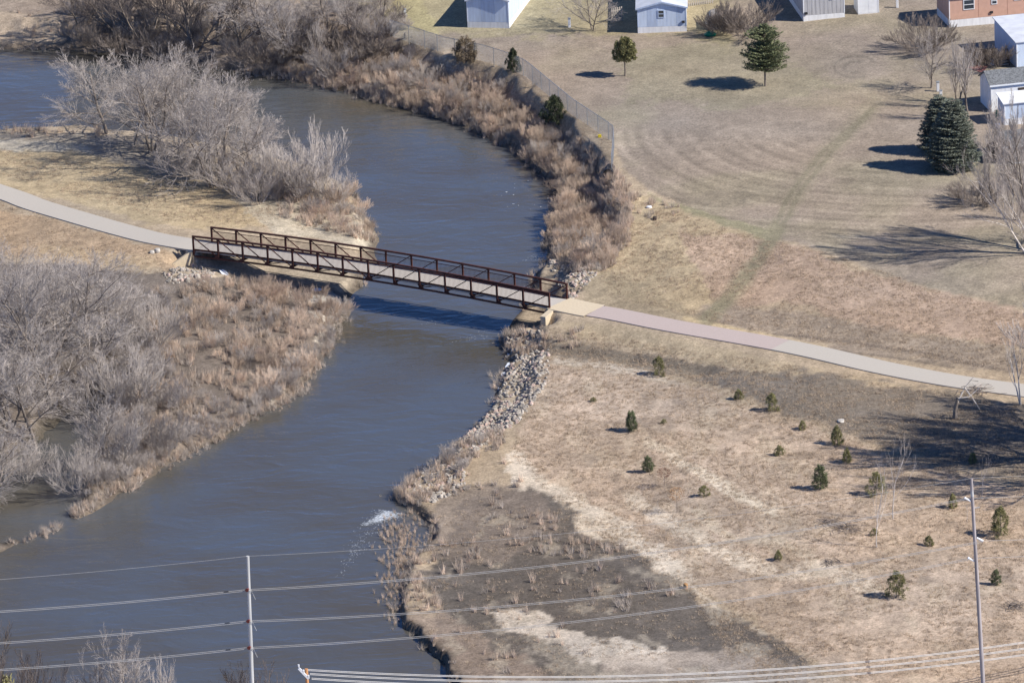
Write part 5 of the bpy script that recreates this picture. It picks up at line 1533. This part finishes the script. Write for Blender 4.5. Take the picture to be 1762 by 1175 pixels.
def foam_streaks(lines, n, label, seed):
    rng = np.random.default_rng(seed); V = []; Fc = []
    for (pa_, pb_, w_) in lines:
        A_ = on_plane([pa_[0]], [pa_[1]])[0]; B2 = on_plane([pb_[0]], [pb_[1]])[0]
        d_ = (B2 - A_)[:2]; L_ = np.hypot(*d_); u_ = d_ / L_; v_ = np.array([-u_[1], u_[0]])
        for i in range(n):
            t_ = rng.beta(2.2, 1.1); off = rng.normal() * w_ * .35 * (.35 + t_)
            c_ = A_[:2] + d_ * t_ + v_ * off
            l_ = .03 + .12 * rng.random() ** 3; b_ = .007 + .013 * rng.random(); q = len(V)
            for a, b in ((-1, 0), (-.3, -1), (.6, -.7), (1, 0), (.4, .9), (-.5, .8)):
                r_ = c_ + u_ * a * l_ + v_ * b * b_
                V.append((r_[0], r_[1], .012 + .01 * rng.random()))
            Fc.append(tuple(range(q, q + 6)))
    tag(obj('foam', mesh_np('foam', V, Fc, M['foam'])), label, 'foam', kind='stuff')
M['foam'] = mat('river_foam', (.55, .60, .66), .5, .1, 3.0)
foam_streaks([((618, 906), (678, 884), 1.3), ((640, 900), (676, 880), 1.1)], 1100, 'white water breaking over the shallow below the riprap', 1)
foam_streaks([((592, 965), (648, 897), 1.2), ((575, 1000), (625, 930), 1.2), ((690, 935), (700, 1000), 1.5)], 120, 'faint foam streaks drifting off the shallow', 2)
foam_streaks([((760, 590), (840, 575), 1.5), ((880, 455), (940, 440), 1.2), ((720, 560), (760, 550), 1)], 40, 'thin foam lines on the current by the bridge', 3)
foam(890, 325, 3.2, 11, 22, 'scattered foam flecks on the river by the far bank', 4)
# flooded weeds standing in the shallow
rng = np.random.default_rng(55); Pq = on_plane([700], [960], 0)[0]
n = 420; X = Pq[0] + rng.normal(size=n) * .9 - .4; Y = Pq[1] + rng.normal(size=n) * 7
uu, vv = project(np.stack([X, Y, X * 0], 1)); mk = (uu > 640) & (uu < 740) & (vv > 880) & (vv < 1080)
scatter('flooded_weeds', X[mk], Y[mk], weeds[:3], .25 + .3 * rng.random(mk.sum()), 'thin brown weeds standing in the shallow water', 'weeds', 56, Z=np.zeros(mk.sum()))

# ------------------------------------------------------------------ power lines
def pole(px_top, py_top, px_base, py_base, label, rad, topmat, arms):
    B_ = at(px_base, py_base)
    # height from where the top projects
    z = None
    best = 1e9
    for h in np.arange(4, 40, .05):
        u, v = project(np.array([[B_.x, B_.y, B_.z + h]]))
        if abs(v[0] - py_top) < best: best = abs(v[0] - py_top); z = h
    d = ray([px_top], [py_top])[0]; t = (B_.z + z - CAM[2]) / d[2]; T = CAM + d * t     # keep the lean the photo shows
    Tp = Vector((T[0], B_.y, B_.z + z))
    r = empty('power_pole', B_); tag(r, label, 'power pole')
    dx = Tp - B_
    print('pole h', z, 'lean', dx.x)
    m = MB(); m.tube([(0, 0, -.5), dx * .5, dx], [rad, rad * .86, rad * .66], 12); m.build('shaft', M[topmat], r)
    return r, B_, dx, z
def on_pole(Bp, dx, py):
    """point of the pole axis seen at this row"""
    best = None
    for f in np.linspace(0, 1, 400):
        q = Bp + dx * float(f); u, v = project(np.array([q]))
        if best is None or abs(v[0] - py) < best[0]: best = (abs(v[0] - py), q)
    return best[1]
PL, BLp, dxL, hL = pole(426, 957, 441, 1400, 'left tall grey power pole rising from the bottom edge over the river', .19, 'pole', None)
PR, BRp, dxR, hR = pole(1671, 822, 1697, 1262, 'right tall power pole standing in the dry field', .17, 'polebr', None)
m = MB(); m.tube([dxR * .93, dxR * 1.0], [.125, .10], 10); m.build('pale_top', M['pole'], PR)
L_att = []
for py in (1011, 1065, 1111):
    q = on_pole(BLp, dxL, py); loc = q - BLp
    m = MB(); m.tube([loc + Vector((-.05, -.2, 0)), loc + Vector((-.12, -.45, .02))], [.10, .14], 8); m.build('insulator', M['red'], PL)
    m = MB(); m.bar(loc + Vector((.15, 0, -.1)), loc + Vector((.45, 0, -.9)), .03); m.build('bracket', M['pole'], PL)
    L_att.append(q + Vector((-.1, -.25, 0)))
R_att = []
for py, s in ((862, -1), (925, 1), (965, -1)):
    q = on_pole(BRp, dxR, py); loc = q - BRp
    m = MB(); m.tube([loc + Vector((s * .15, 0, .0)), loc + Vector((s * .60, 0, .28 if s < 0 else -.28))], [.07, .10], 8); m.build('insulator', M['white'], PR)
    R_att.append(q + Vector((s * .55, -.05, .25 if s < 0 else -.25)))
q = on_pole(BRp, dxR, 874) - BRp
m = MB(); m.bar(q + Vector((.1, 0, 0)), q + Vector((.5, 0, .05)), .06); m.build('bracket', M['pole'], PR)
def wire(a, b, sag, rad, label, group, name='power_line', ins=None):
    a = Vector(a); b = Vector(b); r_ = empty(name, a); tag(r_, label, 'power line', group)
    n = 40; P = [(b - a) * (i / n) + Vector((0, 0, -sag * 4 * (i / n) * (1 - i / n))) for i in range(n + 1)]
    m = MB(); m.tube(P, rad, 5, False); m.build('conductor', M['wire'], r_)
    if ins is not None:
        i = int(ins * n); p = P[i]; d = (P[i + 1] - P[i]).normalized()
        for k_ in range(6):
            m = MB(); m.tube([p + d * (k_ * .06), p + d * (k_ * .06 + .03)], .05, 8); m.build('insulator_disc', M['dark'], r_)
    return P
spanv = BRp - BLp
G1 = 'high voltage conductors between the two tall poles'
names = ['top', 'middle', 'lowest']
for i in range(3):
    for d_, tw_ in ((0, 'upper wire of the'), (-.11, 'lower wire of the')):
        o_ = Vector((0, 0, d_))
        wire(L_att[i] + o_, R_att[i] + o_, 1.1, .015, tw_ + ' ' + names[i] + ' twin conductor between the poles', G1)
        e = L_att[i] - spanv * 1.0 + Vector((0, 0, 4.0))
        wire(L_att[i] + o_, e + o_, 1.1, .015, tw_ + ' ' + names[i] + ' twin conductor running left from the left pole', 'high voltage conductors left of the left pole', ins=.045 if d_ == 0 else None)
    e = R_att[i] + spanv * 1.0
    wire(R_att[i], e, 1.1, .015, names[i] + ' conductor leaving the right pole beyond the right edge', 'high voltage conductors right of the right pole')
tL = BLp + dxL; tR = BRp + dxR
wire(tL, tR, .9, .009, 'thin shield wire joining the tops of the two tall poles', None)
wire(tL, tL - spanv + Vector((0, 0, 3.0)), .9, .009, 'thin shield wire running left from the top of the left pole', None)
wire(tR, tR + spanv, .9, .009, 'thin shield wire running right from the top of the right pole', None)
# lower distribution line on a wooden pole with crossarm
def plane_pt(px, py, depth_y):
    d = ray([px], [py])[0]; t = (depth_y - CAM[1]) / d[1]
    return Vector(CAM + d * t)
Yd = BLp.y - 12
top = plane_pt(527, 1150, Yd)
base = Vector((top.x + .2, Yd, 1.0))
r = empty('distribution_pole', base); tag(r, 'orange wooden pole top with a white crossarm at the bottom edge', 'power pole')
m = MB(); m.tube([(0, 0, -.5), top - base], [.17, .12], 10); m.build('shaft', M['polewood'], r)
m = MB(); ca = plane_pt(514, 1149, Yd - .2) - base; cb = plane_pt(531, 1167, Yd - .2) - base
m.bar(ca, cb, .12, .16); m.build('crossarm', M['white'], r)
for f in (0.0, .5, 1.0):
    q = ca.lerp(cb, f)
    m = MB(); m.tube([q + Vector((0, -.02, .08)), q + Vector((0, -.02, .28))], [.05, .07], 8); m.build('insulator', M['white'], r)
ends = [(1140, 1070), (1150, 1080), (1159, 1092)]
starts = [(529, 1151), (533, 1158), (536, 1166)]
for i in range(3):
    a = plane_pt(*starts[i], Yd)
    # far end well beyond the right edge
    e = plane_pt(2350, 985 + 12 * i, Yd + 45)
    for d_, nm in ((0, 'upper'), (-.09, 'lower')):
        wire(a + Vector((0, 0, d_)), e + Vector((0, 0, d_)), 3.4, .024, nm + ' strand of the ' + ['top', 'middle', 'bottom'][i] + ' white cable rising to the right along the bottom edge', 'low cables along the bottom edge')
print('objects', len(bpy.data.objects))
